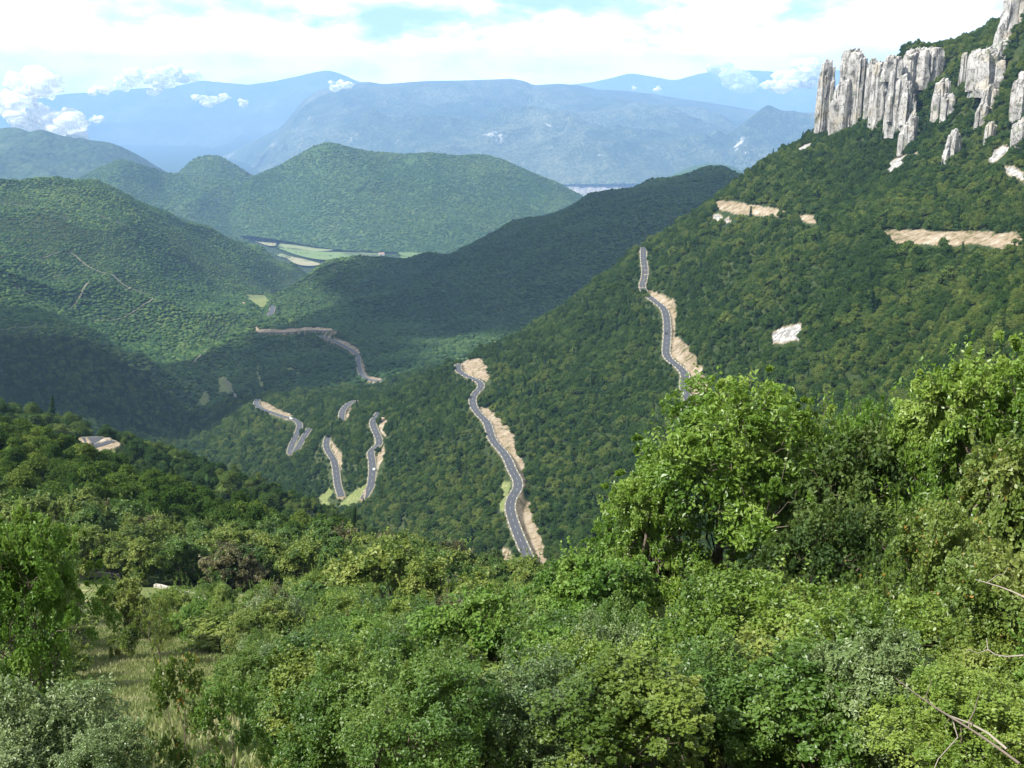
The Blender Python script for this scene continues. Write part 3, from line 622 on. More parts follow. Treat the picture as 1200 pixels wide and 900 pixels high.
def car(name, line, idx, side, label, paint, cat='car'):
    L, hw = road_lines[line]; i = idx; d = L[i + 1, :2] - L[i - 1, :2]; d = d / np.linalg.norm(d); n_ = np.array([d[1], -d[0]])
    e = ob(name, None, label=label, category=cat); e.location = (*(L[i, :2] + n_ * side * hw * .5), L[i, 2] + .065); e.rotation_euler.z = math.atan2(d[1], d[0])
    V, Fl = prism([(-2.1, .35), (-2.15, .75), (-2.05, 1.0), (-1.75, 1.42), (-.1, 1.48), (.85, 1.02), (1.9, .88), (2.15, .65), (2.1, .35)], 1.76, 1.4)
    ob('body', pymesh('body', V, Fl, paint), e)
    V, Fl = prism([(.86, 1.03), (-.08, 1.485), (-.14, 1.44), (.76, 1.02)], 1.62, 1.3); o = ob('windscreen', pymesh('windscreen', V, Fl, M_glass), e)
    V, Fl = prism([(-1.82, 1.06), (-1.62, 1.36), (-.2, 1.4), (.55, 1.06)], 1.80, 1.46); ob('side_window', pymesh('side_window', V, Fl, M_glass), e)
    for sx_ in (-1.32, 1.32):
        for sy in (-.8, .8):
            wl = ob('wheel', cyl('wheel', .33, .2, M_tyre), e); wl.location = (sx_, sy, .33); rm = ob('rim', cyl('rim', .2, .21, M_rim), wl)
    for sy in (-.6, .6):
        V, Fl = box_arrays((2.14, sy, .62), (1, 0), (0, 1), .06, .3, .14); ob('headlight', pymesh('headlight', V, Fl, M_white), e)
    return e
def nearest_idx(line, u, v):
    L, _ = road_lines[line]; uu, vv, _f = uv_of(L[:, 0], L[:, 1], L[:, 2]); return int(np.clip(np.hypot(uu - u, vv - v).argmin(), 1, len(L) - 2))
car('car', 'r4', nearest_idx('r4', 438, 551), 1, 'white car driving on the hairpin road left of the long winding road', M_car)
car('car', 'r2', nearest_idx('r2', 781.5, 391), 1, 'small dark car on the upper right stretch of road', M_dark)
car('van', 'r6', nearest_idx('r6', 343, 490), 1, 'white van on the leftmost hairpin beside the earth bank', M_car, 'van')
# ------------------------------------------------------------------ houses in the valley
M_plaster = simple('house_plaster', (.62, .57, .48)); M_tile = simple('roof_tile', (.38, .22, .15)); M_tile2 = simple('grey_roof', (.30, .27, .25))
def house(x, y, z, l, w_, h, rz, label, mt=M_tile):
    e = ob('house', None, label=label, category='house'); e.location = (x, y, z); e.rotation_euler.z = rz
    V, Fl = box_arrays((0, 0, -1.5), (1, 0), (0, 1), l, w_, h + 1.5); V = list(V) + [np.array((-l / 2, 0, h + w_ * .28)), np.array((l / 2, 0, h + w_ * .28))]; Fl = Fl + [(4, 7, 8), (5, 9, 6)]
    ob('wall', pymesh('wall', V, Fl, M_plaster), e)
    ov = .4; r = w_ * .28; V = []
    for s in (-1, 1):
        for dz in (0.02, .25): V += [(-l / 2 - ov, s * (w_ / 2 + ov), h - ov * .5 + dz), (l / 2 + ov, s * (w_ / 2 + ov), h - ov * .5 + dz), (l / 2 + ov, 0, h + r + dz), (-l / 2 - ov, 0, h + r + dz)]
    Fl = []
    for b in (0, 8): Fl += [(b, b + 1, b + 2, b + 3), (b + 7, b + 6, b + 5, b + 4), (b, b + 4, b + 5, b + 1), (b + 1, b + 5, b + 6, b + 2), (b + 3, b + 2, b + 6, b + 7), (b, b + 3, b + 7, b + 4)]
    ob('roof', pymesh('roof', V, Fl, mt), e)
    for s in (-1, 1):
        for i in (-1, 0, 1):
            V, Fl = box_arrays((i * l * .28, s * (w_ / 2 + .02), h * .45), (1, 0), (0, 1), 1.0, .08, 1.3); ob('window', pymesh('window', V, Fl, M_glass), e)
    return e
HOUSES = []
for (u, v, y0, bs, l, w_, h, rz, lab, mt) in (
    (288, 349, 1500, None, 16, 9, 6, .3, 'pale farmhouse above the small clearing in the valley bend', M_tile), (312, 352, 1500, None, 12, 8, 5, 1.1, 'small house at the right end of the valley clearing', M_tile2),
    (323, 348, 1500, None, 11, 8, 5, .7, 'little house among trees right of the clearing', M_tile), (447, 299, 3000, fz, 24, 12, 7, .2, 'long farm building at the end of the green field', M_tile),
    (496, 304, 3000, fz, 22, 12, 8, .5, 'farmhouse in the group of houses right of the lush field', M_tile2), (507, 303, 3000, fz, 18, 11, 7, 1.2, 'red roofed house at the right end of the valley floor', M_tile), (484, 303.5, 3000, fz, 16, 10, 6, .1, 'small house at the left end of the farm group', M_tile)):
    x, y, z = hit(u, v, y0, 6500, bs or z_base); z = float((bs or z_full)(np.array([x]), np.array([y]))[0]); house(x, y, z, l, w_, h, rz, lab, mt); HOUSES.append((x, y))
# the town far down in the plain: reads as one mass of roofs
parts = []; r2 = np.random.default_rng(5)
for i in range(620):
    u = r2.uniform(655, 770); v = 223 + r2.normal(0, 4.2)
    if v < 215.5 or v > 234: continue
    x, y, z = hit(u, v, 7500, 13000, fz); z = float(fz(x, y)) + 1; a = r2.uniform(0, 3); parts.append(box_arrays((x, y, z), (math.cos(a), math.sin(a)), (-math.sin(a), math.cos(a)), r2.uniform(14, 45), r2.uniform(10, 22), r2.uniform(7, 18)))
V, Fq = join_parts(parts); ob('town', mesh_from('town', V, Fq, simple('town_roofs', (.42, .37, .33), var=.6, scale=.02), False), kind='stuff', label='distant town spread over the plain')
drape('field', px("590,220 640,217 700,216.6 790,217 800,232 700,240 620,236"), simple('town_ground', (.13, .15, .09), var=.5, scale=.004), 1.0, fz, 7000, 14000)
# pale fields and meadows in the big valley on the left
for i, s in enumerate(("170,207 215,203 235,206 200,211", "190,196 240,193 262,196 215,200", "208,210 240,208 262,211 225,213")):
    pass
# ------------------------------------------------------------------ woods
def leaf_mat(name, c0, c1, c2, obj_var=True, trans=.25, rough=.5, spec=.35, autumn=None, patch=0.006):
    m, t, out = material(name); p = pos(t)
    k = t.math('MULTIPLY_ADD', t.noise(p, patch, 3), 1.7, -.35)
    at = t.new('ShaderNodeAttribute', attribute_name='tint').outputs['Fac']
    if obj_var:
        oi = t.new('ShaderNodeObjectInfo').outputs['Random']
        k = t.math('ADD', t.math('MULTIPLY', k, .75), t.math('MULTIPLY', t.math('SUBTRACT', oi, .5), .70))
    k = t.math('ADD', k, t.math('MULTIPLY', t.math('SUBTRACT', at, .5), .22))
    c = t.ramp(k, [(.22, c0), (.5, c1), (.78, c2)])
    if autumn: c = t.mix(t.smooth(at, autumn[1], autumn[1] + .02), c, autumn[0])
    b = t.new('ShaderNodeBsdfPrincipled', ins={'Base Color': c, 'Roughness': .85 if obj_var else rough, 'Specular IOR Level': .08 if obj_var else spec})
    tr = t.new('ShaderNodeBsdfTranslucent', ins={'Color': t.mix(.5, c, (.10, .15, .01), 'ADD')})
    mx = t.new('ShaderNodeMixShader', ins={0: trans, 1: b.outputs[0], 2: tr.outputs[0]}); t.l.new(mx.outputs[0], out.inputs[0]); return m
M_wood = leaf_mat('wood_leaves', (.028, .060, .014), (.056, .098, .021), (.115, .150, .034))
M_woodfar = leaf_mat('far_wood_leaves', (.028, .064, .016), (.050, .098, .022), (.10, .145, .036), patch=.0035, trans=.15)
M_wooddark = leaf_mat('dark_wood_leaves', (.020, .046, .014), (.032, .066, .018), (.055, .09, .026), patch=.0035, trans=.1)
def ico(sub):
    import bmesh
    bm = bmesh.new(); bmesh.ops.create_icosphere(bm, subdivisions=sub, radius=1.0)
    V = np.array([v.co[:] for v in bm.verts]); Fq = np.array([[v.index for v in f.verts] for f in bm.faces]); bm.free(); return V, Fq
def n3(V, s, seed):
    return (fbm(V[:, 0] + V[:, 2] * .7, V[:, 1] - V[:, 2] * .6, s, 3, seed) + fbm(V[:, 2] + V[:, 0] * .4, V[:, 1] * .5 + V[:, 2], s, 3, seed + 7)) * .5
def crown_lobes(r, nl, R, H, z0):
    """lobes spread over an egg-shaped crown: centres and radii"""
    L = []
    for i in range(nl):
        a = r.uniform(0, 2 * np.pi); h = r.uniform(0, 1) ** .8; rr = R * (np.sin(np.pi * (h * .80 + .16)) ** .7) * r.uniform(.35, .8)
        L.append((rr * np.cos(a), rr * np.sin(a), z0 + H * (h * .82), R * r.uniform(.30, .50)))
    return np.array(L)
def leaves_on(r, lobes, n_, size, asp=.6, fill=.45, up=.35, rnd=.8):
    """rhombic leaves through the shells of the lobes"""
    j = r.choice(len(lobes), n_, p=lobes[:, 3] ** 2 / (lobes[:, 3] ** 2).sum()); d = r.normal(size=(n_, 3)); d /= np.linalg.norm(d, axis=1)[:, None]
    d[:, 2] = np.where(d[:, 2] < -.35, -d[:, 2], d[:, 2])
    rad = lobes[j, 3] * (1 - fill * r.uniform(0, 1, n_) ** 1.6) * (1 + .18 * fbm(d[:, 0] * 3 + j * 5.1, d[:, 1] * 3 + d[:, 2] * 2, .8, 2, 5))
    c = lobes[j, :3] + d * rad[:, None] * (1, 1, .85)
    nrm = d + r.normal(size=(n_, 3)) * rnd + (0, 0, up); nrm /= np.linalg.norm(nrm, axis=1)[:, None]
    t1 = np.cross(nrm, r.normal(size=(n_, 3))); t1 /= np.linalg.norm(t1, axis=1)[:, None]; t2 = np.cross(nrm, t1)
    s = size * r.uniform(.65, 1.3, n_)[:, None]
    V = np.stack([c - t1 * s * .5, c + t2 * s * asp * .5 + nrm * s * .08, c + t1 * s * .5, c - t2 * s * asp * .5 + nrm * s * .08], 1).reshape(-1, 3)
    return V, np.arange(n_ * 4).reshape(-1, 4), r.uniform(0, 1, n_)
def quad_tri(Ft): return np.concatenate([Ft, Ft[:, 2:3]], 1)
def build_leafy(name, mat, seed, R, H, z0, nl, nleaf, size, asp=.7, core=True, **kw):
    r = np.random.default_rng(seed); lb = crown_lobes(r, nl, R, H, z0)
    V, Fq, tn = leaves_on(r, lb, nleaf, size, asp, **kw); mi = np.zeros(len(Fq), int)
    if core:
        parts = []; IV, IF = ico(1)
        for L in lb:
            parts.append((IV * L[3] * .6 * (1, 1, .85) + L[:3], IF))
        parts.append((IV * (R * .5, R * .5, H * .33) + (0, 0, z0 + H * .42), IF))
        CV, CF = join_parts(parts)
        CF4 = quad_tri(CF)
        # triangles and quads apart: store the core as quads with tiny fourth corner is fragile, so all as triangles
        T = np.concatenate([Fq[:, [0, 1, 2]], Fq[:, [0, 2, 3]]]); V2 = np.concatenate([V, CV]); T = np.concatenate([T, CF + len(V)]); tn2 = np.concatenate([tn, tn, r.uniform(.1, .5, len(CF))])
        return mesh_from(name, V2, T, mat, False, None, None, {'tint': tn2})
    return mesh_from(name, V, Fq, mat, False, None, None, {'tint': tn})
def blob(name, mat, seed, R, H, z0):
    V, Fq = ico(2); r = np.random.default_rng(seed)
    V = V * (1 + .34 * n3(V * 1.0 + seed * 3.1, .62, seed))[:, None]; V = V * (R, R, H / 2) + (0, 0, z0 + H / 2)
    return mesh_from(name, V, Fq, mat, False, None, None, {'tint': r.uniform(0, 1, len(Fq))})
def protos(kind, mat):
    out = []
    for s in range(5):
        rr = 1 + .12 * math.sin(s * 2.3)
        if kind == 'near': me = build_leafy('tree_crown', mat, 100 + s, 3.2 * rr, 5.4 / rr, .4, 16, 5600, .32, .75)
        elif kind == 'mid': me = build_leafy('tree_crown', mat, 200 + s, 3.4 * rr, 5.0 / rr, .3, 14, 1500, .55, .8)
        else: me = blob('tree_crown', mat, 300 + s, 3.9 * rr, 4.6 / rr, -.6)
        out.append(bpy.data.objects.new('tree_crown', me))
    if kind != 'far':
        rc = np.random.default_rng(9); k_ = 2600 if kind == 'near' else 900; h = rc.uniform(0, 1, k_) ** 1.3; a_ = rc.uniform(0, 6.28, k_); lay = .75 + .25 * np.sin(h * 44); rr_ = 2.1 * (1 - h) * lay * rc.uniform(.55, 1, k_) + .08
        c_ = np.stack([rr_ * np.cos(a_), rr_ * np.sin(a_), .6 + 8.4 * h - rr_ * .25], 1); nm = np.stack([np.cos(a_) * .5, np.sin(a_) * .5, np.ones(k_)], 1) + rc.normal(size=(k_, 3)) * .35; nm /= np.linalg.norm(nm, axis=1)[:, None]
        t1 = np.cross(nm, rc.normal(size=(k_, 3))); t1 /= np.linalg.norm(t1, axis=1)[:, None]; t2 = np.cross(nm, t1); s_ = .5 if kind == 'near' else .8
        V = np.stack([c_ - t1 * s_ * .5, c_ + t2 * s_ * .3, c_ + t1 * s_ * .5, c_ - t2 * s_ * .3], 1).reshape(-1, 3)
        out.append(bpy.data.objects.new('tree_crown_z', mesh_from('conifer_crown', V, np.arange(k_ * 4).reshape(-1, 4), M_wooddark, False, None, None, {'tint': rc.uniform(0, .4, k_)})))
    return out
def forest(name, label, pts_, scl, prot, seed):
    """one object whose points carry tree crowns (geometry nodes)"""
    n_ = len(pts_); me = bpy.data.meshes.new(name); me.vertices.add(n_); me.vertices.foreach_set('co', np.asarray(pts_, np.float32).ravel())
    r = np.random.default_rng(seed)
    a = me.attributes.new('tsize', 'FLOAT_VECTOR', 'POINT'); S = np.stack([scl, scl, scl * r.uniform(.85, 1.2, n_)], 1); a.data.foreach_set('vector', S.astype(np.float32).ravel())
    a = me.attributes.new('trot', 'FLOAT_VECTOR', 'POINT'); Rr = np.stack([r.normal(0, .07, n_), r.normal(0, .07, n_), r.uniform(0, 6.283, n_)], 1); a.data.foreach_set('vector', Rr.astype(np.float32).ravel())
    a = me.attributes.new('tkind', 'INT', 'POINT'); a.data.foreach_set('value', np.where(r.uniform(0, 1, n_) < (.03 if len(prot) == 6 else 0), len(prot) - 1, r.integers(0, min(5, len(prot)), n_)).astype(np.int32))
    col = bpy.data.collections.new(name + '_kinds')
    for o in prot: col.objects.link(o)
    ng = bpy.data.node_groups.new(name, 'GeometryNodeTree'); ng.interface.new_socket('Geometry', in_out='INPUT', socket_type='NodeSocketGeometry'); ng.interface.new_socket('Geometry', in_out='OUTPUT', socket_type='NodeSocketGeometry')
    N = ng.nodes; gi = N.new('NodeGroupInput'); go = N.new('NodeGroupOutput'); iop = N.new('GeometryNodeInstanceOnPoints'); m2p = N.new('GeometryNodeMeshToPoints')
    ci = N.new('GeometryNodeCollectionInfo'); ci.inputs['Collection'].default_value = col; ci.inputs['Separate Children'].default_value = True; ci.inputs['Reset Children'].default_value = True
    def na(nm, dt): x = N.new('GeometryNodeInputNamedAttribute'); x.data_type = dt; x.inputs[0].default_value = nm; return x.outputs[0]
    e2r = N.new('FunctionNodeEulerToRotation')
    l = ng.links; l.new(gi.outputs[0], m2p.inputs[0]); l.new(m2p.outputs[0], iop.inputs['Points']); l.new(ci.outputs[0], iop.inputs['Instance']); iop.inputs['Pick Instance'].default_value = True
    l.new(na('tkind', 'INT'), iop.inputs['Instance Index']); l.new(na('trot', 'FLOAT_VECTOR'), e2r.inputs[0]); l.new(e2r.outputs[0], iop.inputs['Rotation']); l.new(na('tsize', 'FLOAT_VECTOR'), iop.inputs['Scale'])
    l.new(iop.outputs[0], go.inputs[0])
    o = ob(name, me, None, kind='stuff', label=label); md = o.modifiers.new('trees', 'NODES'); md.node_group = ng; return o
def scatter(y0, y1, sp_, seed, umargin=110, region=None, keep=None):
    """jittered grid of tree places inside the wedge the camera looks into"""
    r = np.random.default_rng(seed); xs = np.arange(-y1 * .62, y1 * .62, sp_); ys = np.arange(y0, y1, sp_)
    X, Yy = np.meshgrid(xs, ys); X = X.ravel() + r.uniform(-.45, .45, X.size) * sp_; Yy = Yy.ravel() + r.uniform(-.45, .45, Yy.size) * sp_
    m = np.abs(X) < Yy * (0.49 + umargin / F) + 5; X, Yy = X[m], Yy[m]
    z, zb, D, W, cm = z_full(X, Yy, True)
    u, v, f = uv_of(X, Yy, z); m = (v > -80) & (v < 960); X, Yy, z, zb, D, W, cm, u, v = [q[m] for q in (X, Yy, z, zb, D, W, cm, u, v)]
    ba, gr = cover(X, Yy, z, zb, D, W, cm); m = (ba < .3) & ((gr < .3) | (Yy < 110)) & (D > W + 1.8)
    for a_, b_, c_ in ROCK_SPOTS: m &= ~((np.abs(X - a_) < c_ * .6) & (Yy < b_ + 1) & (Yy > b_ - c_ * .6 - 3))
    hp_ = 5.5 * F / np.maximum(Yy, 50); top_in = np.zeros(len(X), bool)
    for pl in POLY_BARE:
        for fr in (.3, .6, 1.0): top_in |= in_poly(u, v - hp_ * fr, pl)
    m &= ~(top_in & (Yy > 260) & (r.uniform(0, 1, len(X)) < .96))
    if region is not None: m &= region(X, Yy, u, v)
    return X[m], Yy[m], z[m], u[m], v[m], D[m], r
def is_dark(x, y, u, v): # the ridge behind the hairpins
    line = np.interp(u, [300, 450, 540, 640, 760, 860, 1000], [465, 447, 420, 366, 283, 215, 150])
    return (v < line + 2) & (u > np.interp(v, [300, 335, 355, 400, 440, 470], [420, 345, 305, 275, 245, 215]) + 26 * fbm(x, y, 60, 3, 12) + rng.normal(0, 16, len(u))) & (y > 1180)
X, Yy, z, u, v, D, r = scatter(520, 1300, 4.3, 3, region=lambda x, y, u, v: ~is_dark(x, y, u, v))
sc_ = r.uniform(.55, 1.25, len(X)) * (1 + .3 * fbm(X, Yy, 60, 3, 77)); sc_ *= np.clip(.5 + (D - 4) * .06, .5, 1) * np.where(r.uniform(0, 1, len(X)) < .06, 1.45, 1)
ex = [hit(a_, b_, 500) for a_, b_ in px("389,508 391,505 394,503 396,501 398,498 387,511 755,346 758,349 452,486 448,488 380,492 374,497 368,502 371,500 754,289 756,288.5 752,290 444,480 446,482 364,500")]
for a_, b_, c_ in ROCK_SPOTS:
    for q_ in np.linspace(-1, 1, 7):
        x_ = a_ + c_ * q_ * 1.1 + rng.normal(); y_ = b_ - c_ * .75 - 3.5 * (1 - q_ * q_) - rng.uniform(0, 2); ex.append((x_, y_, float(z_full(np.array([x_]), np.array([y_]))[0]) + .7))
ex = np.array(ex); X = np.concatenate([X, ex[:, 0]]); Yy = np.concatenate([Yy, ex[:, 1]]); z = np.concatenate([z, ex[:, 2] - 1.0]); sc_ = np.concatenate([sc_, np.full(len(ex), 1.15)])
forest('forest', 'green woods covering the slope crossed by the hairpin road', np.stack([X, Yy, z - .3], 1), sc_, protos('mid', M_wood), 1)
X, Yy, z, u, v, D, r = scatter(262, 520, 4.5, 4)
sc_ = r.uniform(.55, 1.25, len(X)) * (1 + .3 * fbm(X, Yy, 60, 3, 77)); sc_ *= np.clip(.5 + (D - 4) * .06, .5, 1) * np.where(r.uniform(0, 1, len(X)) < .06, 1.45, 1)
forest('forest', 'nearer woods on the spur and gully below the hairpins', np.stack([X, Yy, z - .3], 1), sc_, protos('near', M_wood), 2)
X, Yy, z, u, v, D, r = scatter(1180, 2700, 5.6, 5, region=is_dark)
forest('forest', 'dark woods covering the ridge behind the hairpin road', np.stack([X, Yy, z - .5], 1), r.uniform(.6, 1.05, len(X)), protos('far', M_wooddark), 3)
X, Yy, z, u, v, D, r = scatter(1300, 3500, 5.6, 6, region=lambda x, y, u, v: (~is_dark(x, y, u, v)) & (x < 300))
gap = fbm(X, Yy, 160, 4, 55) > -1.1; X, Yy, z, D = X[gap], Yy[gap], z[gap], D[gap]
forest('forest', 'mixed woods and scrub on the broad hill at the left', np.stack([X, Yy, z - .5], 1), r.uniform(.5, 1.0, len(X)) * (1 + .3 * fbm(X, Yy, 120, 3, 79)), protos('far', M_woodfar), 4)
# ------------------------------------------------------------------ trees on the middle hills (lofted meshes)
def mesh_scatter(o, sp_, seed, vmin=-50, vmax=330):
    me = o.data; nv = len(me.vertices); co = np.empty(nv * 3, np.float32); me.vertices.foreach_get('co', co); co = co.reshape(-1, 3)
    fi = np.empty(len(me.polygons) * 4, np.int32); me.polygons.foreach_get('vertices', fi); fi = fi.reshape(-1, 4)
    a, b, c, d = [co[fi[:, i]] for i in range(4)]; nr = np.cross(c - a, d - b) / 2; ar = np.linalg.norm(nr, axis=1); ctr = (a + b + c + d) / 4
    ndv = -(nr * ctr).sum(1) / ar / np.linalg.norm(ctr, axis=1); ndv = ndv * np.sign(nr[:, 2])
    u, v, f = uv_of(ctr[:, 0], ctr[:, 1], ctr[:, 2]); r = np.random.default_rng(seed)
    exp_ = ar / sp_ ** 2 * ((ndv > -.06) & (u > -90) & (u < 1290) & (v < vmax))
    k = r.poisson(exp_); idx = np.repeat(np.arange(len(k)), k); s = r.uniform(0, 1, len(idx))[:, None]; q = r.uniform(0, 1, len(idx))[:, None]
    return (a[idx] * (1 - s) + b[idx] * s) * (1 - q) + (d[idx] * (1 - s) + c[idx] * s) * q, r
hp = protos('far', M_woodfar)
hr = np.random.default_rng(61); hq = []
for s in ('325,290 345,296 372,300 400,301 440,302', '332,284 350,288 380,291 400,293', '458,302 470,297 484,290 497,291', '325,300 345,304 372,308', '400,303 420,301 446,300', '486,282 486,292 500,300', '300,284 320,286 332,292', '300,296 330,312 350,318', '300,292 318,296 330,300', '380,312 400,309 420,307', '440,296 460,300 480,306'):
    L = smooth_line([hit(a, b, 3000, 6500, fz) for a, b in px(s)], 11.0)
    for _ in range(2): hq.append(L + np.column_stack([hr.normal(size=(len(L), 2)) * 12, np.zeros(len(L))]))
hq = np.concatenate(hq); hq[:, 2] = fz(hq[:, 0], hq[:, 1]); hq = hq[hr.uniform(size=len(hq)) < .75]
forest('hedgerow', 'hedgerows and copses between the valley fields', hq, hr.uniform(.5, 1.3, len(hq)), hp, 62)
for o, sp_, lab in zip([o for o in C.objects if o.name.split('.')[0] == 'hill'][:3], (9.5, 9.5, 9.5), ('woods covering the broad hill in the middle of the valley', 'woods on the low rounded hump at the left', 'woods on the small domed hump beside the broad hill')):
    Pp, r = mesh_scatter(o, sp_, 7)
    g = fbm(Pp[:, 0], Pp[:, 1], 260, 4, 91) > -1.2; Pp = Pp[g]
    forest('forest', lab, Pp - (0, 0, 1.5), r.uniform(.8, 1.7, len(Pp)), hp, 8)
# ------------------------------------------------------------------ foreground trees and shrubs
M_bark = simple('bark', (.13, .105, .08), var=.35, scale=6); M_twig = simple('pale_twig', (.24, .21, .17), var=.3, scale=6)
def LM(name, c0, c1, c2, **kw): return leaf_mat(name, c0, c1, c2, obj_var=False, patch=.5, **kw)
M_ash = LM('ash_leaf', (.06, .125, .013), (.13, .225, .026), (.23, .32, .06), trans=.38, rough=.42, spec=.5)
M_broad = LM('broad_leaf', (.045, .105, .012), (.09, .18, .022), (.155, .245, .045), trans=.33, rough=.5, spec=.3)
M_hazel = LM('hazel_leaf', (.032, .078, .012), (.07, .14, .02), (.13, .20, .036), trans=.33, rough=.45, spec=.45)
M_thorn = LM('thorn_leaf', (.055, .11, .012), (.115, .19, .022), (.22, .28, .05), trans=.3, rough=.45, spec=.45)
M_autumn = LM('turning_leaf', (.05, .09, .014), (.10, .155, .024), (.18, .22, .05), trans=.3, rough=.45, spec=.45, autumn=((.36, .20, .05), .972))
M_grey = LM('grey_leaf', (.06, .105, .03), (.11, .165, .05), (.18, .235, .095), trans=.2, rough=.45, spec=.5)
M_olive = LM('olive_leaf', (.055, .10, .013), (.12, .17, .024), (.20, .24, .05), trans=.25)
M_brown = LM('brownish_leaf', (.04, .045, .016), (.08, .078, .028), (.13, .12, .05), trans=.2)
M_dkgreen = LM('dark_leaf', (.028, .058, .012), (.055, .095, .018), (.10, .14, .032), trans=.28, rough=.55, spec=.25)
M_berry = simple('red_berry', (.45, .03, .02), .3, .5, .1)
def tube(path, rad, k=6):
    path = np.array(path, float); rad = np.array(rad, float); d = np.gradient(path, axis=0); d /= np.linalg.norm(d, axis=1)[:, None] + 1e-9
    up = np.where(np.abs(d[:, 2:3]) > .9, np.array([[1., 0, 0]]), np.array([[0, 0, 1.]])); a = np.cross(d, up); a /= np.linalg.norm(a, axis=1)[:, None]; b = np.cross(d, a)
    th = np.linspace(0, 2 * np.pi, k, endpoint=False); V = path[:, None] + (a[:, None] * np.cos(th)[None, :, None] + b[:, None] * np.sin(th)[None, :, None]) * rad[:, None, None]
    n_ = len(path); Fq = [(i * k + j, i * k + (j + 1) % k, (i + 1) * k + (j + 1) % k, (i + 1) * k + j) for i in range(n_ - 1) for j in range(k)]
    return V.reshape(-1, 3), np.array(Fq)
def wander(r, a, b, n_=7, w_=.06, sag=0.0):
    a = np.array(a, float); b = np.array(b, float); s = np.linspace(0, 1, n_)[:, None]; L = np.linalg.norm(b - a)
    q = a * (1 - s) + b * s; q[1:-1] += r.normal(size=(n_ - 2, 3)) * w_ * L; q[:, 2] += (np.sin(s[:, 0] * np.pi) * sag * L); return q
def sprays(r, lobes, n_sub, n_, size, asp, frac=.34):
    """leaves gathered in flattened sprays on the lobes, with dark gaps between the sprays"""
    j = r.choice(len(lobes), n_sub, p=lobes[:, 3] ** 2 / (lobes[:, 3] ** 2).sum()); d = r.normal(size=(n_sub, 3)); d[:, 2] = np.where(d[:, 2] < -.3, -d[:, 2], d[:, 2]); d /= np.linalg.norm(d, axis=1)[:, None]
    c = lobes[j, :3] + d * (lobes[j, 3] * r.uniform(.55, 1.12, n_sub))[:, None]; sr = lobes[j, 3] * frac * r.uniform(.6, 1.4, n_sub); tb = np.clip(r.normal(.5, .28, n_sub), 0, 1)
    ax = d + (0, 0, .55) + r.normal(size=(n_sub, 3)) * .3; ax /= np.linalg.norm(ax, axis=1)[:, None]
    k = r.integers(0, n_sub, n_); q = r.normal(size=(n_, 3)); q /= np.linalg.norm(q, axis=1)[:, None]; q *= (r.uniform(0, 1, n_) ** .5)[:, None]
    q -= ax[k] * ((q * ax[k]).sum(1) * .55)[:, None]; q -= ax[k] * ((q * q).sum(1) * .35)[:, None]
    ctr = c[k] + q * sr[k][:, None]; nm = ax[k] + r.normal(size=(n_, 3)) * .55; nm /= np.linalg.norm(nm, axis=1)[:, None]
    t1 = np.cross(nm, r.normal(size=(n_, 3))); t1 /= np.linalg.norm(t1, axis=1)[:, None]; t2 = np.cross(nm, t1); s = (size * r.uniform(.6, 1.35, n_))[:, None]
    V = np.stack([ctr - t1 * s * .5 - nm * s * .06, ctr + t2 * s * asp * .5 + nm * s * .05, ctr + t1 * s * .5 - nm * s * .12, ctr - t2 * s * asp * .5 + nm * s * .05], 1).reshape(-1, 3)
    return V, np.arange(n_ * 4).reshape(-1, 4), np.clip(tb[k] * .7 + r.uniform(0, .3, n_) + (r.uniform(0, 1, n_) > .975) * .5, 0, 1)
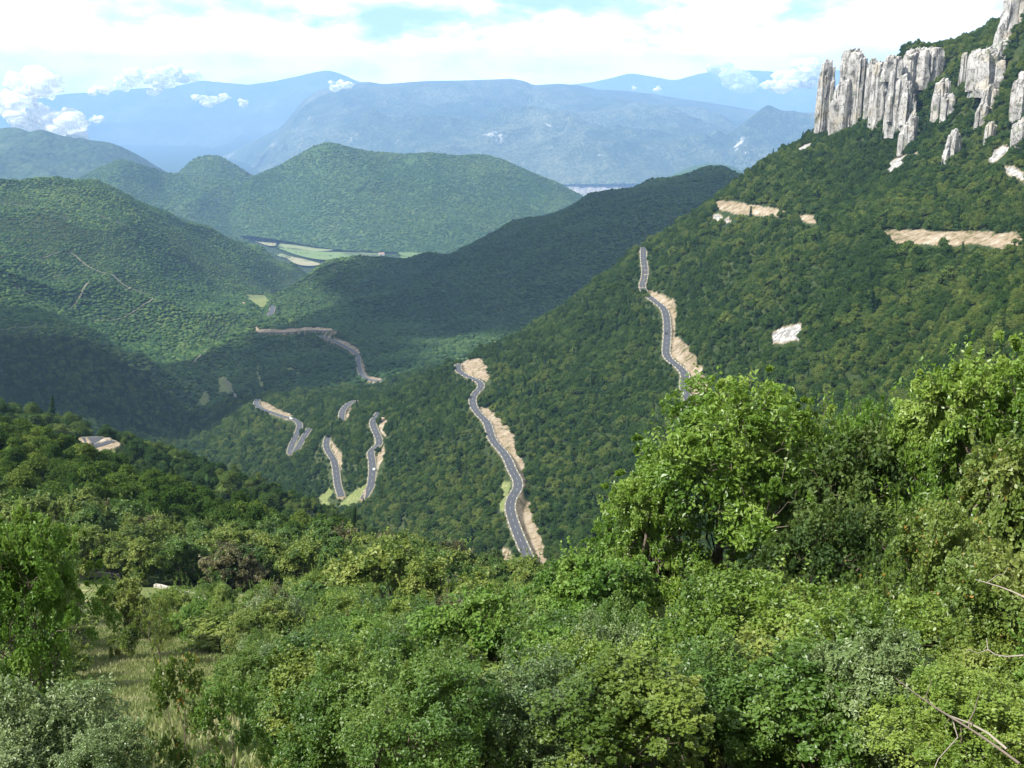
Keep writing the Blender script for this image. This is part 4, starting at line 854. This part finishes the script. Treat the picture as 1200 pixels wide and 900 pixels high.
def make_proto(kind, seed):
    """returns (crown mesh, trunk mesh, height, radius)"""
    r = np.random.default_rng(seed)
    P_ = dict(ash=(8.0, 3.4, .16, 26, 44000, .165, .5, 1, .16, M_ash), broad=(6.0, 2.5, .16, 20, 27000, .155, .75, 2, .11, M_broad), hazel=(4.0, 1.9, .08, 20, 26000, .10, .75, 5, .05, M_hazel),
              thorn=(3.0, 1.8, .03, 24, 36000, .07, .65, 7, .035, M_thorn), grey=(2.6, 1.6, .03, 20, 32000, .07, .5, 7, .03, M_grey), rose=(1.9, .9, .18, 9, 2600, .075, .6, 5, .018, M_hazel),
              beech=(6.8, 3.0, .10, 16, 11000, .27, .75, 2, .14, M_olive), loose=(5.0, 2.0, .22, 14, 9000, .11, .5, 3, .07, M_ash))[kind]
    H, R, zf, nl, nleaf, ls, asp, nst, tr, mat = P_
    lb = crown_lobes(r, nl, R, H * (1 - zf), H * zf)
    if kind in ('ash', 'loose', 'broad', 'hazel'):   # fine sprays at the rim, so that the outline is loose
        ex = []
        for L in lb:
            for _ in range(4):
                d = r.normal(size=3); d[2] = abs(d[2]) * .9 + .1; d /= np.linalg.norm(d); ex.append((*(L[:3] + d * L[3] * 1.02), L[3] * .32))
        lb = np.concatenate([lb, np.array(ex)])
    V, Fq, tn = sprays(r, lb, dict(ash=420, broad=260, hazel=260, thorn=330, grey=300, rose=60, beech=170, loose=150)[kind], nleaf, ls, asp, .30 if kind in ('ash', 'thorn', 'grey') else .36)
    # leading shoots that break the outline
    ns = dict(ash=170, broad=90, hazel=110, thorn=150, grey=110, rose=26, beech=60, loose=50)[kind]; SH = []; SL = []
    for i in range(ns):
        L = lb[r.integers(nl)]; d = r.normal(size=3); d[2] = abs(d[2]) + .2; d /= np.linalg.norm(d); a0 = L[:3] + d * L[3] * .8; dd = d + (0, 0, r.uniform(.2, 1.2)); dd /= np.linalg.norm(dd); ln = R * r.uniform(.14, .42)
        k_ = max(6, int(ln / ls * 5)); s_ = r.uniform(0, 1, k_); SL.append(a0 + dd * (ln * s_)[:, None] + r.normal(size=(k_, 3)) * ls * .55 * (1.3 - s_)[:, None]); SH.append((a0, a0 + dd * ln))
    SL = np.concatenate(SL); m_ = len(SL); nm = r.normal(size=(m_, 3)) + (0, 0, .8); nm /= np.linalg.norm(nm, axis=1)[:, None]; t1 = np.cross(nm, r.normal(size=(m_, 3))); t1 /= np.linalg.norm(t1, axis=1)[:, None]; t2 = np.cross(nm, t1); s_ = (ls * r.uniform(.6, 1.15, m_))[:, None]
    V = np.concatenate([V, np.stack([SL - t1 * s_ * .5, SL + t2 * s_ * asp * .5, SL + t1 * s_ * .5, SL - t2 * s_ * asp * .5], 1).reshape(-1, 3)]); Fq = np.arange(len(V)).reshape(-1, 4); tn = np.concatenate([tn, r.uniform(0, 1, m_)])
    if kind == 'ash': V[:, 2] -= 0
    crown = mesh_from('crown', V, Fq, mat, False, None, None, {'tint': tn})
    parts = []
    stems = []
    for s in range(nst):
        a = r.uniform(0, 6.28); sp_ = (.05 if nst == 1 else .35) * R; base = (math.cos(a) * .12 * (nst > 1), math.sin(a) * .12 * (nst > 1), -.6); top = (math.cos(a) * sp_, math.sin(a) * sp_, H * r.uniform(.6, .8))
        pth = wander(r, base, top, 9, .03); stems.append(pth); parts.append(tube(pth, np.linspace(tr, tr * .3, 9) * (1.25 if nst == 1 else 1)))
    for i, L in enumerate(lb[:nl * 5]):
        st_ = stems[i % nst]; j = int(np.clip((L[2] / H * .75) * 8, 1, 7)); rad0 = tr * (.42 if i < nl else .16) * (1 - j / 12)
        if i >= nl and i % 2: continue
        st0 = st_[j] if i < nl else lb[(i - nl) // 4][:3] if kind in ('ash', 'loose', 'broad', 'hazel') else st_[j]
        pth = wander(r, st0, L[:3], 6, .05, .06); parts.append(tube(pth, np.linspace(rad0, rad0 * .3, 6), 5))
        for _ in range(3 if i < nl else 1):
            d = r.normal(size=3); d[2] = abs(d[2]); d /= np.linalg.norm(d); parts.append(tube(wander(r, L[:3], L[:3] + d * L[3] * r.uniform(.7, 1.12), 5, .05), np.linspace(rad0 * .35, rad0 * .12, 5), 4))
    for a0, b0 in SH[::2]: parts.append(tube(np.array([a0, (a0 + b0) / 2, b0]), [tr * .06, tr * .05, tr * .03], 3))
    Vt, Ft = join_parts(parts)
    return crown, mesh_from('trunk', Vt, Ft, M_bark, True), H, R
PR = {}
for kd, n_ in (('ash', 3), ('broad', 2), ('hazel', 2), ('thorn', 2), ('grey', 1), ('rose', 1), ('beech', 3), ('loose', 1)):
    PR[kd] = [make_proto(kd, 1000 + 17 * i + len(kd) * 131) for i in range(n_)]
count = [0]; LEAFED = {}
rt = np.random.default_rng(99)
def plant(kind, x, y, z, height, width, label, cat, leaf=None, group=None, name=None, variant=None):
    """a tree or shrub: an empty at its foot with a crown and a trunk"""
    count[0] += 1; cr, tk, H, R = PR[kind][count[0] % len(PR[kind]) if variant is None else variant]
    if leaf is not None and leaf is not cr.materials[0]:
        key = (cr.name, leaf.name)
        if key not in LEAFED: me = cr.copy(); me.materials[0] = leaf; LEAFED[key] = me
        cr = LEAFED[key]
    e = bpy.data.objects.new(name or ('tree' if cat == 'tree' else 'shrub'), None); link(e); e.location = (x, y, z); e.rotation_euler.z = rt.uniform(0, 6.28)
    e['label'] = label; e['category'] = cat
    if group: e['group'] = group
    c = link(bpy.data.objects.new('crown', cr), e); t_ = link(bpy.data.objects.new('trunk', tk), e)
    sz = height / H; sx_ = width / 2 / R if width else sz * rt.uniform(.9, 1.15); e.scale = (sx_, sx_, sz)
    return e
gzf = lambda x, y: float(z_full(np.array([x]), np.array([y]))[0])
def at_px(kind, u, vtop, Y, wpx, label, cat='tree', leaf=None, hmin=.6, hmax=14, **kw):
    
    if cat == 'shrub' and Y >= 20:      # stand where the ground gives the bush its natural height
        for Yt in np.linspace(Y * .6, Y * 1.9, 60):
            x, y, zt = P(u, vtop, Yt); Y = Yt
            if zt - gzf(x, y) < .8 * wpx * Yt / F: break
    x, y, zt = P(u, vtop, Y); z = gzf(x, y); h = float(np.clip(zt - z, hmin, hmax)); return plant(kind, x, y, z, h / .97, wpx * Y / F, label, cat, leaf, **kw)
BR = [  # kind, u, top v, distance, width px, label, category, leaf
 ('ash', 850, 462, 27, 300, 'big bright green tree with fine leaves against the far slope, right of centre', 'tree', None),
 ('ash', 930, 468, 29, 170, 'tall bright green tree joined to the right shoulder of the big central tree', 'tree', None),
 ('ash', 765, 560, 26, 170, 'rounded green tree forming the lower left shoulder of the big bright tree', 'tree', None),
 ('ash', 735, 610, 28, 130, 'lower bright green tree at the left foot of the big bright trees', 'tree', M_broad),
 ('broad', 670, 668, 27, 130, 'leafy tree sloping down left of the big bright trees', 'tree', None),
 ('broad', 1020, 505, 25, 190, 'dark green tree with brownish top between the two bright trees', 'tree', M_dkgreen),
 ('ash', 1012, 486, 31, 150, 'bright tree top between the big central tree and the right edge trees', 'tree', M_broad),
 ('hazel', 985, 590, 20, 210, 'shaded dark tree below the brownish topped one', 'tree', M_dkgreen),
 ('ash', 1160, 418, 24, 270, 'tall light green tree reaching highest at the right edge', 'tree', M_ash),
 ('ash', 1085, 482, 25, 150, 'bright green tree on the left flank of the highest tree at the right edge', 'tree', None),
 ('broad', 1190, 520, 17, 200, 'dark reddish green tree at the right edge under the highest tree', 'tree', M_autumn),
 ('thorn', 1110, 600, 12.5, 250, 'tall bush flecked with orange leaves at the right edge', 'shrub', M_autumn),
 ('hazel', 1190, 660, 10, 230, 'green bush with pale bare twigs at the right edge', 'shrub', M_autumn),
 ('thorn', 900, 685, 12.5, 330, 'wide bush of small yellow-green leaves at the bottom right', 'shrub', None),
 ('thorn', 1030, 720, 10.5, 300, 'yellow-green bush with dark stems at the bottom right', 'shrub', None),
 ('thorn', 1150, 800, 7.5, 260, 'low bush with long dark branches in the bottom right corner', 'shrub', M_thorn),
 ('thorn', 840, 780, 9.5, 260, 'leafy bush at the bottom edge right of centre', 'shrub', M_hazel),
 ('hazel', 690, 795, 12, 190, 'fresh green bush at the bottom edge just right of centre', 'shrub', M_broad),
 ('broad', 705, 655, 22, 170, 'broad leaved tree with dark hollow left of the big bright tree', 'tree', None),
 ('broad', 560, 700, 19, 170, 'broad leaved tree with slanting visible trunk in the centre foreground', 'tree', None),
 ('broad', 640, 745, 17, 150, 'dark leafy tree between the slanting trunk tree and the bottom bush', 'tree', M_dkgreen),
 ('loose', 462, 712, 21, 120, 'slender light green tree with a thin dark trunk', 'tree', None),
 ('ash', 14, 615, 16, 200, 'big green tree with dark stems at the left edge', 'tree', M_broad),
 ('grey', 20, 808, 9.5, 250, 'silvery green bush filling the bottom left corner', 'shrub', None),
 ('thorn', 120, 868, 8.5, 170, 'bush of small olive leaves at the bottom left', 'shrub', M_grey),
 ('rose', 196, 765, 10.5, 110, 'rose bush with reddish leaves in front of the meadow', 'shrub', M_autumn),
 ('rose', 252, 800, 9.0, 120, 'taller rose bush at the lower end of the meadow', 'shrub', M_hazel),
 ('grey', 292, 768, 24, 115, 'round grey-green bush with dark base right of the meadow', 'shrub', M_hazel),
 ('hazel', 236, 707, 42, 72, 'dense mid green bush above the round grey-green bush', 'shrub', M_broad),
 ('thorn', 205, 690, 52, 85, 'yellow-green bush at the far end of the meadow', 'shrub', None),
 ('thorn', 248, 686, 58, 70, 'second yellow-green bush below the shorter parapet', 'shrub', None),
 ('broad', 142, 680, 60, 70, 'small gnarled tree standing at the top of the meadow', 'tree', M_olive),
 ('loose', 175, 690, 57, 55, 'thin small tree beside the gnarled one on the meadow', 'tree', M_olive),
 ('thorn', 345, 750, 30, 75, 'bush tinged reddish brown among the green ones', 'shrub', M_brown),
 ('thorn', 322, 705, 40, 110, 'pale green mounded bush left of the reddish brown one', 'shrub', M_grey),
 ('thorn', 395, 700, 36, 120, 'pale yellow-green mounded bush right of the reddish brown one', 'shrub', None),
 ('thorn', 415, 815, 13, 150, 'bush with yellowing leaves at the bottom left of centre', 'shrub', M_autumn),
 ('grey', 525, 842, 12, 150, 'dull pinkish grey bush at the bottom centre', 'shrub', M_brown),
 ('hazel', 330, 812, 14.5, 120, 'leafy bush below the round grey-green bush', 'shrub', None),
 ('hazel', 600, 840, 12.5, 120, 'fresh green bush at the bottom centre beside the pinkish grey one', 'shrub', None),
 ('beech', 452, 640, 78, 130, 'dark rounded beech behind the slender light tree', 'tree', M_olive),
 ('beech', 400, 650, 84, 90, 'dark beech left of the rounded one', 'tree', M_olive),
 ('beech', 505, 660, 74, 90, 'olive beech at the right of the dark rounded beech', 'tree', M_olive),
 ('beech', 268, 640, 112, 70, 'beech turning rusty behind the parapet', 'tree', M_brown),
 ('beech', 555, 675, 70, 90, 'low olive beech above the slanting trunk tree', 'tree', M_olive),
]
plants = []
for kd, u_, vt, Y_, wp, lab, cat, lf in BR:
    e = at_px(kd, u_, vt, Y_, wp, lab, cat, lf); plants.append((e.location.x, e.location.y, wp * Y_ / F / 2))
# bare pale branches in the bushes at the right
for lab, pp in (('bare pale branch sticking out of the bushes at the right edge', ((1205, 702, 8.6), (1180, 690, 8.8), (1160, 684, 9), (1143, 679, 9.2))), ('forked dead branch below the pale one at the right edge', ((1200, 768, 8.2), (1182, 770, 8.3), (1166, 768, 8.5), (1155, 760, 8.7), (1156, 748, 8.8))),
                ('long dark branch slanting across the bottom right bush', ((1195, 895, 5.6), (1150, 862, 5.9), (1110, 838, 6.2), (1075, 815, 6.6), (1050, 795, 7))), ('thin pale branch along the dark one', ((1180, 878, 5.8), (1150, 852, 6), (1120, 842, 6.2), (1098, 832, 6.4)))):
    q = np.array([P(*a) for a in pp]); q = smooth_line(q, .12, 2); tw = [tube(q, np.linspace(.009, .003, len(q)), 6)]
    for i_ in range(3, len(q) - 1, 3):
        d_ = q[i_ + 1] - q[i_]; d_ = d_ / np.linalg.norm(d_) + rt.normal(size=3) * .7; e_ = q[i_] + d_ * rt.uniform(.12, .4); tw.append(tube(wander(rt, q[i_], e_, 5, .1), np.linspace(.006, .002, 5), 4))
    V, Fq = join_parts(tw)
    ob('branch', mesh_from('branch', V, Fq, M_bark if 'dark branch' in lab and 'along' not in lab else M_twig), label=lab, category='branch')
# red hips on the rose bushes
# the thicket that covers the rest of the slope
env_u = [-200, 0, 90, 110, 265, 285, 330, 420, 500, 560, 640, 700, 760, 850, 1000, 1100, 1200, 1400]; env_v = [780, 790, 822, 872, 878, 790, 755, 725, 715, 712, 720, 720, 705, 700, 690, 650, 620, 600]
env2_v = [640, 655, 700, 700, 714, 715, 682, 668, 672, 682, 690, 680, 640, 600, 560, 540, 520, 500]
Yc = 8.5; nfill = 0; FILL = []
zone = lambda u, Y: ('at the lower left' if u < 400 else 'in the lower middle' if u < 760 else 'at the lower right') if Y < 30 else ('beyond the meadow' if u < 300 else 'in the middle thicket' if u < 620 else 'behind the big bright trees')
while Yc < 116:
    sp_ = 1.0 + .04 * Yc; u_ = -140 + rt.uniform(0, 1) * sp_ * F / Yc
    while u_ < 1340:
        uu = u_ + rt.normal() * .25 * sp_ * F / Yc; YY = Yc + rt.normal() * .22 * sp_; u_ += sp_ * F / Yc
        x, y, _z = P(uu, 700, YY); z = gzf(x, y); gu, gv, _f = uv_of(np.array([x]), np.array([y]), np.array([z])); gu, gv = float(gu[0]), float(gv[0])
        if any(in_poly(np.array([gu]), np.array([gv]), POLY_GRASS[5]) ) or float(road_dist(np.array([x]), np.array([y]))[0][0]) < 3.6: continue
        if any((x - a) ** 2 + (y - b) ** 2 < (c * .55) ** 2 for a, b, c in plants): continue
        if YY < 45: kd = rt.choice(['thorn', 'hazel', 'grey', 'broad'], p=[.42, .40, .05, .13] if YY > 20 else [.6, .36, .04, 0]); h = rt.uniform(1.3, 3.0) * min(1, .45 + YY / 40) + (uu > 600) * .3
        else: kd = rt.choice(['thorn', 'hazel', 'beech']); h = rt.uniform(2.4, 4.6)
        top = float(np.interp(gu, env_u, env_v if YY < 48 else env2_v)) + max(0, 16 - YY) * 9; zt = P(gu, top, y)[2]; h = min(h, zt - z)
        if h < .7: continue
        wpx = h * .55 * F / y; tv = float(uv_of(np.array([x]), np.array([y]), np.array([z + h]))[1][0])
        if tv > 903 or in_poly(np.array([gu - wpx * .7, gu + wpx * .7, gu - wpx * .6, gu + wpx * .6, gu, gu]), np.array([gv - 4, gv - 4, (gv + tv) / 2, (gv + tv) / 2, tv + 8, (gv + tv) / 2]), POLY_GRASS[5]).any(): continue
        lf = {'thorn': [M_thorn, M_thorn, M_hazel, M_autumn, M_olive, M_grey], 'hazel': [M_hazel, M_hazel, M_broad, M_olive], 'grey': [M_grey], 'broad': [M_broad, M_hazel], 'beech': [M_olive, M_olive, M_hazel, M_brown]}[str(kd)]; lf = lf[rt.integers(len(lf))]
        look = {'thorn_leaf': 'yellow-green', 'grey_leaf': 'silvery green', 'turning_leaf': 'green and orange flecked', 'olive_leaf': 'olive green', 'hazel_leaf': 'mid green', 'broad_leaf': 'fresh green', 'brownish_leaf': 'brownish'}[lf.name]
        cat = 'tree' if kd in ('beech', 'broad') else 'shrub'; zn = zone(gu, YY)
        FILL.append((h / y * (1 if cat == 'shrub' else 5), str(kd), x, y, z - .05, h, max(h * .85, sp_ * 1.35), f'{look} {cat} in the thicket {zn}', cat, lf, f'{look} {cat}s {zn}')); nfill += 1
    Yc += sp_ * .92
FILL.sort(key=lambda q: -q[0])
shr = [q for q in FILL if q[8] == 'shrub']; tre = [q for q in FILL if q[8] == 'tree'][:120]
for q in shr[:255] + tre: plant(*q[1:])
q = np.array([(a[2], a[3], a[4], a[5]) for a in shr[255:] + [w_ for w_ in FILL if w_[8] == 'tree'][120:]])
if len(q): forest('thicket', 'low scrub filling the gaps between the bushes of the slope', q[:, :3], q[:, 3] / 3.0, [bpy.data.objects.new('bush_crown', PR['thorn'][0][0]), bpy.data.objects.new('bush_crown', PR['thorn'][1][0])], 77)
# the wood just beyond the bend: single trees nearest first, the rest as one mass
X, Yy, z, u, v, D, r = scatter(112, 262, 4.3, 21)
o_ = np.argsort(Yy + rt.normal(size=len(X)) * 4); X, Yy, z, u, v = [q[o_] for q in (X, Yy, z, u, v)]
vis = (u > -40) & (u < 660) & (v < 900); sel = np.where(vis)[0][:160]; rest = np.setdiff1d(np.arange(len(X)), sel)
for i in sel:
    k = rt.uniform(); lf, look = ((M_olive, 'olive green') if k < .52 else (M_hazel, 'mid green') if k < .82 else (M_dkgreen, 'dark green') if k < .93 else (M_brown, 'brownish'))
    zn = 'left' if u[i] < 250 else 'right'
    plant('beech', X[i], Yy[i], z[i] - .2, rt.uniform(4.2, 7.2), None, f'{look} tree in the wood behind the parapet, on its {zn} side', 'tree', lf, f'{look} trees of the wood behind the parapet, {zn}')
M_wood2 = leaf_mat('sun_painted_wood_leaves', (.034, .07, .012), (.078, .125, .02), (.15, .18, .036))  # brighter, yellower copy of the wood leaves: the spur's sunlight put into the colour
forest('forest', 'sunlit woods on the left spur beyond the parapet', np.stack([X[rest], Yy[rest], z[rest] - .3], 1), r.uniform(.6, 1.1, len(rest)), protos('near', M_wood2), 31)
# grass of the meadow
mg = np.random.default_rng(8); n_ = 60000; gu = mg.uniform(90, 330, n_); gv = mg.uniform(700, 905, n_); k = in_poly(gu, gv, POLY_GRASS[5]); YY = 1.0
gxs = mg.uniform(-34, -1, 220000); gys = mg.uniform(6, 84, 220000); gzs = z_full(gxs, gys); gu, gv, _f = uv_of(gxs, gys, gzs); pc = np.array(POLY_GRASS[5]); k = in_poly(gu, gv, (pc - pc.mean(0)) * (1.9, 1.25) + pc.mean(0)); gxs, gys, gzs = gxs[k], gys[k], gzs[k]; n_ = len(gxs)
a = mg.uniform(0, 6.28, n_); h = mg.uniform(.08, .28, n_); wd = .05; lean = mg.normal(size=(n_, 2)) * .08
V = np.stack([np.stack([gxs - np.cos(a) * wd, gys - np.sin(a) * wd, gzs - .03], 1), np.stack([gxs + np.cos(a) * wd, gys + np.sin(a) * wd, gzs - .03], 1), np.stack([gxs + lean[:, 0], gys + lean[:, 1], gzs + h], 1)], 1).reshape(-1, 3)
M_grass = LM('grass_blade', (.12, .165, .05), (.20, .225, .085), (.29, .285, .15), trans=.3)
ob('grass', mesh_from('grass', V, np.arange(n_ * 3).reshape(-1, 3), M_grass, False, None, None, {'tint': mg.uniform(0, 1, n_)}), kind='stuff', label='dry yellowish grass of the small meadow')
print('copies', len(LEAFED), sum(len(m.polygons) for m in LEAFED.values()), 'fill', nfill, 'sel', len(sel))

# ------------------------------------------------------------------ clouds: lumpy bodies of vapour
m_, t, out = material('cloud_vapour'); p = pos(t)
df = t.new('ShaderNodeBsdfDiffuse', ins={'Color': (.95, .95, .95, 1)}); tl = t.new('ShaderNodeBsdfTranslucent', ins={'Color': (.95, .95, .95, 1)})
mx = t.new('ShaderNodeMixShader', ins={0: .45, 1: df.outputs[0], 2: tl.outputs[0]}); tp = t.new('ShaderNodeBsdfTransparent')
mx2 = t.new('ShaderNodeMixShader', ins={0: t.smooth(t.noise(p, .010, 9, .68), .31, .64), 1: tp.outputs[0], 2: mx.outputs[0]}); t.l.new(mx2.outputs[0], out.inputs[0]); M_cloud = m_
def cloud(puffs, label, seed, sub=4):
    """puffs: (x, y, z, rx, ry, rz)"""
    IV, IF = ico(sub); parts = []
    for k, (x, y, z, rx, ry, rz) in enumerate(puffs):
        V = IV * (1 + .45 * n3(IV * 1.3 + k * 2.7 + seed, .7, seed + k))[:, None]; parts.append((V * (rx, ry, rz) + (x, y, z), IF))
    V, Fq = join_parts(parts); return ob('cloud', mesh_from('cloud', V, Fq, M_cloud, True), kind='stuff', label=label)
def bank(spec, Y, label, seed, n_=10):
    r = np.random.default_rng(seed); q = []
    for u0, v0, ru, rv in spec:
        for i in range(n_):
            a = r.uniform(0, 6.28); s = r.uniform(0, 1) ** .6; YY = Y + r.normal() * 350; x, y, z = P(u0 + ru * s * math.cos(a), v0 + rv * s * math.sin(a), YY); k = YY / F
            rr = r.uniform(.3, .65) * min(ru, rv * 1.6) * k * 1.2; q.append((x, y, z, rr * 1.3, rr, rr * .8))
    return cloud(q, label, seed, 3)
bank([(8, 118, 14, 16), (28, 128, 16, 16), (50, 138, 16, 14), (72, 148, 18, 12), (92, 158, 14, 7), (48, 98, 22, 12), (20, 100, 12, 12)], 9000, 'bright low cloud bank behind the dark mountain at the left', 3, 9)
bank([(115, 107, 9, 5), (114, 140, 5, 4), (104, 142, 3, 3)], 10000, 'small cloud scraps beside the low bank', 4, 6)
bank([(170, 95, 28, 9), (200, 88, 24, 8), (182, 106, 6, 4)], 14000, 'white cloud resting on the far range at the left', 5, 9)
bank([(232, 115, 7, 4), (248, 119, 12, 4), (262, 115, 5, 4), (283, 121, 8, 3)], 14000, 'row of little clouds in front of the far range', 6, 6)
bank([(396, 100, 12, 4), (404, 98, 8, 3)], 15000, 'small flat cloud on the shoulder of the far range', 7, 6)
bank([(771, 103, 4, 3), (743, 103, 3, 2)], 15500, 'two tiny clouds above the plateau', 8, 4)
bank([(920, 97, 18, 7), (940, 92, 16, 9), (950, 80, 18, 8), (906, 100, 8, 4)], 13500, 'bright cloud beside the slender rock pillar', 9, 9)
bank([(868, 92, 14, 9), (845, 80, 18, 6)], 24000, 'thin cloud over the farthest range at the right', 10, 6)
# unseen clouds added overhead to shade the ridge and the lower left hillside
def overhead(cx, cy, cz, rx, ry, label, seed):
    """an unseen cloud added high above to cast shade, set where the sun's rays to (cx, cy, cz) pass it"""
    r = np.random.default_rng(seed); top = 2700.0; k = (top - cz) / sd.z; ox, oy = cx + sd.x * k, cy + sd.y * k; q = []
    for i in range(26):
        a = r.uniform(0, 6.28); s = r.uniform(0, 1) ** .5 * .8; rr = r.uniform(.22, .4); q.append((ox + rx * s * math.cos(a), oy + ry * s * math.sin(a), top + r.normal() * 60, rx * rr, ry * rr, 120 + 60 * rr))
    cloud(q, label, seed, 3)
overhead(120, 1980, -250, 640, 560, 'unseen cloud added overhead to shade the dark ridge', 21)
overhead(-560, 1300, -310, 330, 260, 'unseen cloud added overhead to shade the lower left hillside', 22)
